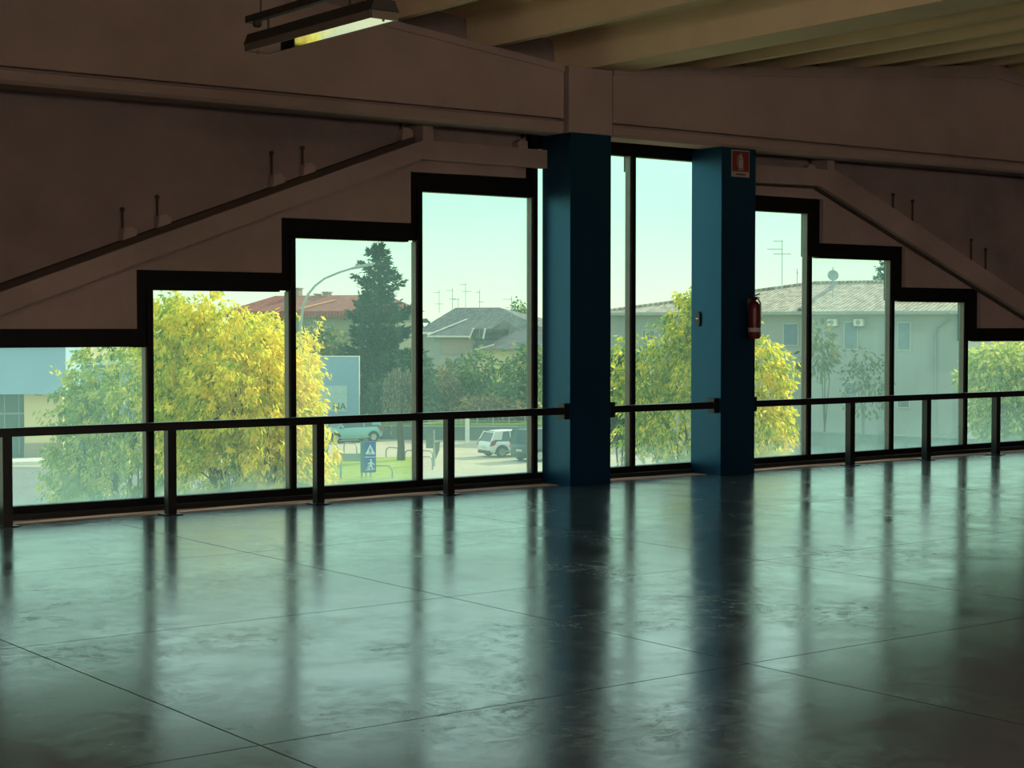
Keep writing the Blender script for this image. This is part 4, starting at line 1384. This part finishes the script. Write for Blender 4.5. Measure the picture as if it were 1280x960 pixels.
# ---- cars
def car(loc, heading, L, W, H, paint, label, name='car', nose=.95, tailh=1.0, van=False, hood=.26):
    """x forward; lofted body, glazed cabin with roof, wheels, lamps, mirrors"""
    c = empty(name, loc, heading, label, 'car')
    w = W / 2
    gc = .19
    belt = .60 * H if not van else .56 * H
    # stations from tail to nose: x, half width, underside, shoulder z
    st = [(-L / 2, w * .80, gc + .16, belt * .70), (-L / 2 + .06, w * .90, gc + .08, belt * .96), (-L / 2 + .35, w * .98, gc, belt * 1.02), (-L * .2, w, gc, belt * 1.0), (L * .1, w, gc, belt * .985),
          (L * (.5 - hood) - .02, w * .99, gc, belt * .97), (L * .40, w * .95, gc, belt * .86), (L * .47, w * .86, gc + .03, belt * .74), (L / 2, w * .66, gc + .12, belt * .58)]
    b = MB()
    rings = []
    for x, hw, z0, z1 in st:
        prof = [(hw * .82, z0), (hw * .97, z0 + .10), (hw, z0 + (z1 - z0) * .5), (hw * .985, z0 + (z1 - z0) * .78), (hw * .93, z1 - .02), (hw * .70, z1 + .012)]
        loop = [(x, y, z) for y, z in prof] + [(x, -y, z) for y, z in reversed(prof)]
        rings.append([b.bm.verts.new(p) for p in loop])
    n_ = len(rings[0])
    for i in range(len(rings) - 1):
        for k in range(n_):
            b.bm.faces.new((rings[i][k], rings[i][(k + 1) % n_], rings[i + 1][(k + 1) % n_], rings[i + 1][k]))
    b.bm.faces.new(rings[0][::-1]); b.bm.faces.new(rings[-1])
    body = b.build('body', M[paint], c, True)
    # cabin glass
    xr0, xr1 = -L / 2 + (.10 if not van else .05), L * (.5 - hood)
    rt0, rt1 = -L / 2 + (.42 if not van else .16), xr1 - (.62 if not van else .5)

    def cabin(inset, zt, m, nm, par, z0=belt * .97, grow=0):
        b = MB()
        lo = [(xr0 + grow, w * .90 - inset), (xr1 - grow, w * .88 - inset)]
        hi = [(rt0, w * .74 - inset), (rt1, w * .72 - inset)]
        A = [b.bm.verts.new(p) for p in ((lo[0][0], lo[0][1], z0), (lo[1][0], lo[1][1], z0), (lo[1][0], -lo[1][1], z0), (lo[0][0], -lo[0][1], z0))]
        B_ = [b.bm.verts.new(p) for p in ((hi[0][0], hi[0][1], zt), (hi[1][0], hi[1][1], zt), (hi[1][0], -hi[1][1], zt), (hi[0][0], -hi[0][1], zt))]
        b.bm.faces.new(A[::-1]); b.bm.faces.new(B_)
        for k in range(4):
            b.bm.faces.new((A[k], A[(k + 1) % 4], B_[(k + 1) % 4], B_[k]))
        return b.build(nm, m, par)
    cabin(.0, H - .06, M['car_glass'], 'windows', c)
    b = MB()
    rf_ = [(rt0 - .06, w * .70, H - .09), (rt0 + .3, w * .735, H - .035), ((rt0 + rt1) / 2, w * .74, H), (rt1 - .2, w * .72, H - .03), (rt1 + .06, w * .68, H - .10)]
    rg_ = []
    for x, hw, z in rf_:
        rg_.append([b.bm.verts.new(p) for p in ((x, hw + .02, z - .05), (x, hw * .85, z), (x, -hw * .85, z), (x, -hw - .02, z - .05))])
    for i in range(len(rg_) - 1):
        for k in range(4):
            b.bm.faces.new((rg_[i][k], rg_[i][(k + 1) % 4], rg_[i + 1][(k + 1) % 4], rg_[i + 1][k]))
    b.bm.faces.new(rg_[0][::-1]); b.bm.faces.new(rg_[-1])
    b.build('roof', M[paint], c, True)
    for s in (-1, 1):
        pb_ = MB()
        pb_.bar((xr1, s * w * .88, belt * .96), (rt1, s * w * .725, H - .07), .06, .06)
        pb_.bar((xr0 + .02, s * w * .89, belt * .96), (rt0, s * w * .74, H - .07), .10, .16)
        xm = (rt0 + rt1) / 2 - .1
        pb_.bar((xm, s * (w * .90 - .005), belt * .96), (xm, s * w * .745, H - .06), .05, .09)
        if not van:
            pb_.prism([(xr0 + .05, belt * .97), (xr0 + .62, belt * .97), (rt0 + .42, H - .07), (rt0, H - .07)], s * w * .80 - .055, s * w * .80 + .055)
        pb_.build('pillar', M[paint], c)
    # wheels
    for fx in (L * .5 - .80, -L * .5 + .72):
        for s in (-1, 1):
            r_ = .32 if not van else .33
            wh = MB()
            prof = [(r_ * .62, -.10), (r_ * .93, -.11), (r_, -.075), (r_, .075), (r_ * .93, .11), (r_ * .62, .10)]
            t_ = wh.lathe(prof, 22).build('wheel', M['tyre'], c, True)
            t_.rotation_euler = (PI / 2, 0, 0)
            t_.location = (fx, s * (w - .10), r_)
            hub = MB()
            for q in range(5):
                a = 2 * PI * q / 5
                hub.bar((.03 * math.cos(a), .03 * math.sin(a), 0), (r_ * .6 * math.cos(a), r_ * .6 * math.sin(a), 0), .035, .05)
            hub.lathe([(.06, -.03), (.06, .03)], 10).lathe([(r_ * .64, -.02), (r_ * .64, .0), (r_ * .56, .004)], 22)
            hb = hub.build('rim', M['rim'], t_)
            hb.location = (0, 0, -s * .105)
            ar = MB()
            pts_ = [(fx + (r_ + .09) * math.cos(a), r_ + (r_ + .07) * math.sin(a)) for a in [PI * k / 12 for k in range(13)]]
            pts_ = [(fx + r_ + .09, gc)] + pts_ + [(fx - r_ - .09, gc)]
            ar.prism(pts_, s * (w + .004), s * (w - .25)).build('wheel_arch', M['car_trim'], c)
    # trim, lamps, plates, mirrors
    MB().box(-L / 2 - .01, -L / 2 + .22, -w * .80, w * .80, gc + .02, gc + .20, .02).build('rear_bumper', M['car_trim'], c)
    MB().box(L / 2 - .22, L / 2 + .0, -w * .60, w * .60, gc + .06, gc + .24, .02).build('front_bumper', M['car_trim'], c)
    MB().box(-L / 2 - .015, -L / 2 + .05, -.26, .26, belt * .55, belt * .55 + .12).build('rear_plate', M['plate'], c)
    for s in (-1, 1):
        MB().prism([(-L / 2 + .015, belt * .72), (-L / 2 + .28, belt * .78), (-L / 2 + .40, belt * 1.0), (-L / 2 + .10, belt * 1.08)], s * (w * .80), s * (w * .965)).build('tail_light', M['tail'], c)
        MB().prism([(L / 2 - .40, belt * .80), (L / 2 - .12, belt * .62), (L / 2 - .10, belt * .74), (L / 2 - .34, belt * .90)], s * (w * .68), s * (w * .955)).build('headlight', M['headlight'], c)
        MB().box(xr1 - .30, xr1 - .14, s * w * 1.0 - .05, s * w * 1.0 + .10 * s, belt, belt + .13, .02).build('mirror', M[paint], c)
        MB().box(-L * .26, L * .26, s * (w - .0) - .012, s * (w - .0) + .012, gc + .12, gc + .20).build('side_moulding', M['galv'], c)
    return c


def heading_of(right, away):
    v = RT * right + F0 * away
    return math.atan2(v.y, v.x)


q = (ground(428, 555.5) + ground(461, 551)) / 2
hv = ground(428, 555.5) - ground(461, 551)
car(ground(441, 553.5) + Vector((F0.x, F0.y, 0)) * .75 - RT * .4, heading_of(-.84, -.54), 4.2, 1.80, 1.62, 'car_teal', 'pale teal compact car parked beyond the lawn', hood=.25)
q = ground(631, 571) + Vector((F0.x, F0.y, 0)) * .75 + RT * .55
car(q, heading_of(.88, .48), 3.95, 1.72, 1.50, 'car_white', 'white hatchback parked at right in the tall pane', hood=.24)
q = ground(664, 576) + Vector((F0.x, F0.y, 0)) * .8 + RT * 1.1
car(q, heading_of(.80, .60), 4.4, 1.85, 1.78, 'car_dark', 'dark green grey van parked in front of the white hatchback', name='van', van=True, hood=.20)


# ------------------------------------------------------------------ sun, sky, camera
SUN_AZ = math.radians(9)       # a few degrees off the facade line, from the right
SUN_EL = math.radians(29)
sd = Vector((math.cos(SUN_EL) * math.cos(SUN_AZ), math.cos(SUN_EL) * math.sin(SUN_AZ), math.sin(SUN_EL)))
sl = bpy.data.lights.new('sun', 'SUN')
sl.energy = 4.9
sl.angle = math.radians(.55)
sl.color = (1.0, .88, .62)
so = bpy.data.objects.new('sun', sl)
so.rotation_euler = (-sd).to_track_quat('-Z', 'Y').to_euler()
so.location = (30, 20, 30)
COL.objects.link(so)

w = bpy.data.worlds.new('sky')
scene.world = w
w.use_nodes = True
nt = w.node_tree
nt.nodes.clear()
wo = nt.nodes.new('ShaderNodeOutputWorld')
bg = nt.nodes.new('ShaderNodeBackground')
tc = nt.nodes.new('ShaderNodeTexCoord')
sp = nt.nodes.new('ShaderNodeSeparateXYZ')
nt.links.new(tc.outputs['Generated'], sp.inputs[0])
r = ramp(nt, sp.outputs['Z'], [(0, (1.12, 1.25, .86)), (.03, (.94, 1.33, .90)), (.07, (.74, 1.34, .94)), (.11, (.73, 1.34, 1.0)), (.19, (1.0, 1.36, 1.3)), (.4, (.85, 1.15, 1.08)), (1, (.85, 1.05, 1.1))])
dot = nt.nodes.new('ShaderNodeVectorMath'); dot.operation = 'DOT_PRODUCT'
nt.links.new(tc.outputs['Generated'], dot.inputs[0])
dot.inputs[1].default_value = sd
glow = ramp(nt, dot.outputs['Value'], [(.72, (0, 0, 0)), (.9, (.18, .17, .13)), (1, (.8, .75, .6))])
add = nt.nodes.new('ShaderNodeMixRGB'); add.blend_type = 'ADD'; add.inputs[0].default_value = 1
nt.links.new(r.outputs[0], add.inputs[1])
nt.links.new(glow.outputs[0], add.inputs[2])
nt.links.new(add.outputs[0], bg.inputs[0])
bg.inputs[1].default_value = 1.0
nt.links.new(bg.outputs[0], wo.inputs[0])

cam = bpy.data.cameras.new('camera')
cam.sensor_width = 36
cam.lens = 36 * FPX / 1280
cam.clip_end = 2000
co = bpy.data.objects.new('camera', cam)
co.location = EYE
co.rotation_euler = FW.to_track_quat('-Z', 'Y').to_euler()
COL.objects.link(co)
scene.camera = co

vs = scene.view_settings
vs.view_transform = 'Standard'
vs.look = 'None'
vs.gamma = 1
vs.exposure = 0
vs.use_curve_mapping = False
scene.cycles.max_bounces = 10
scene.cycles.diffuse_bounces = 5
scene.cycles.transparent_max_bounces = 24
scene.cycles.sample_clamp_indirect = 4
scene.cycles.caustics_reflective = False
scene.cycles.caustics_refractive = False
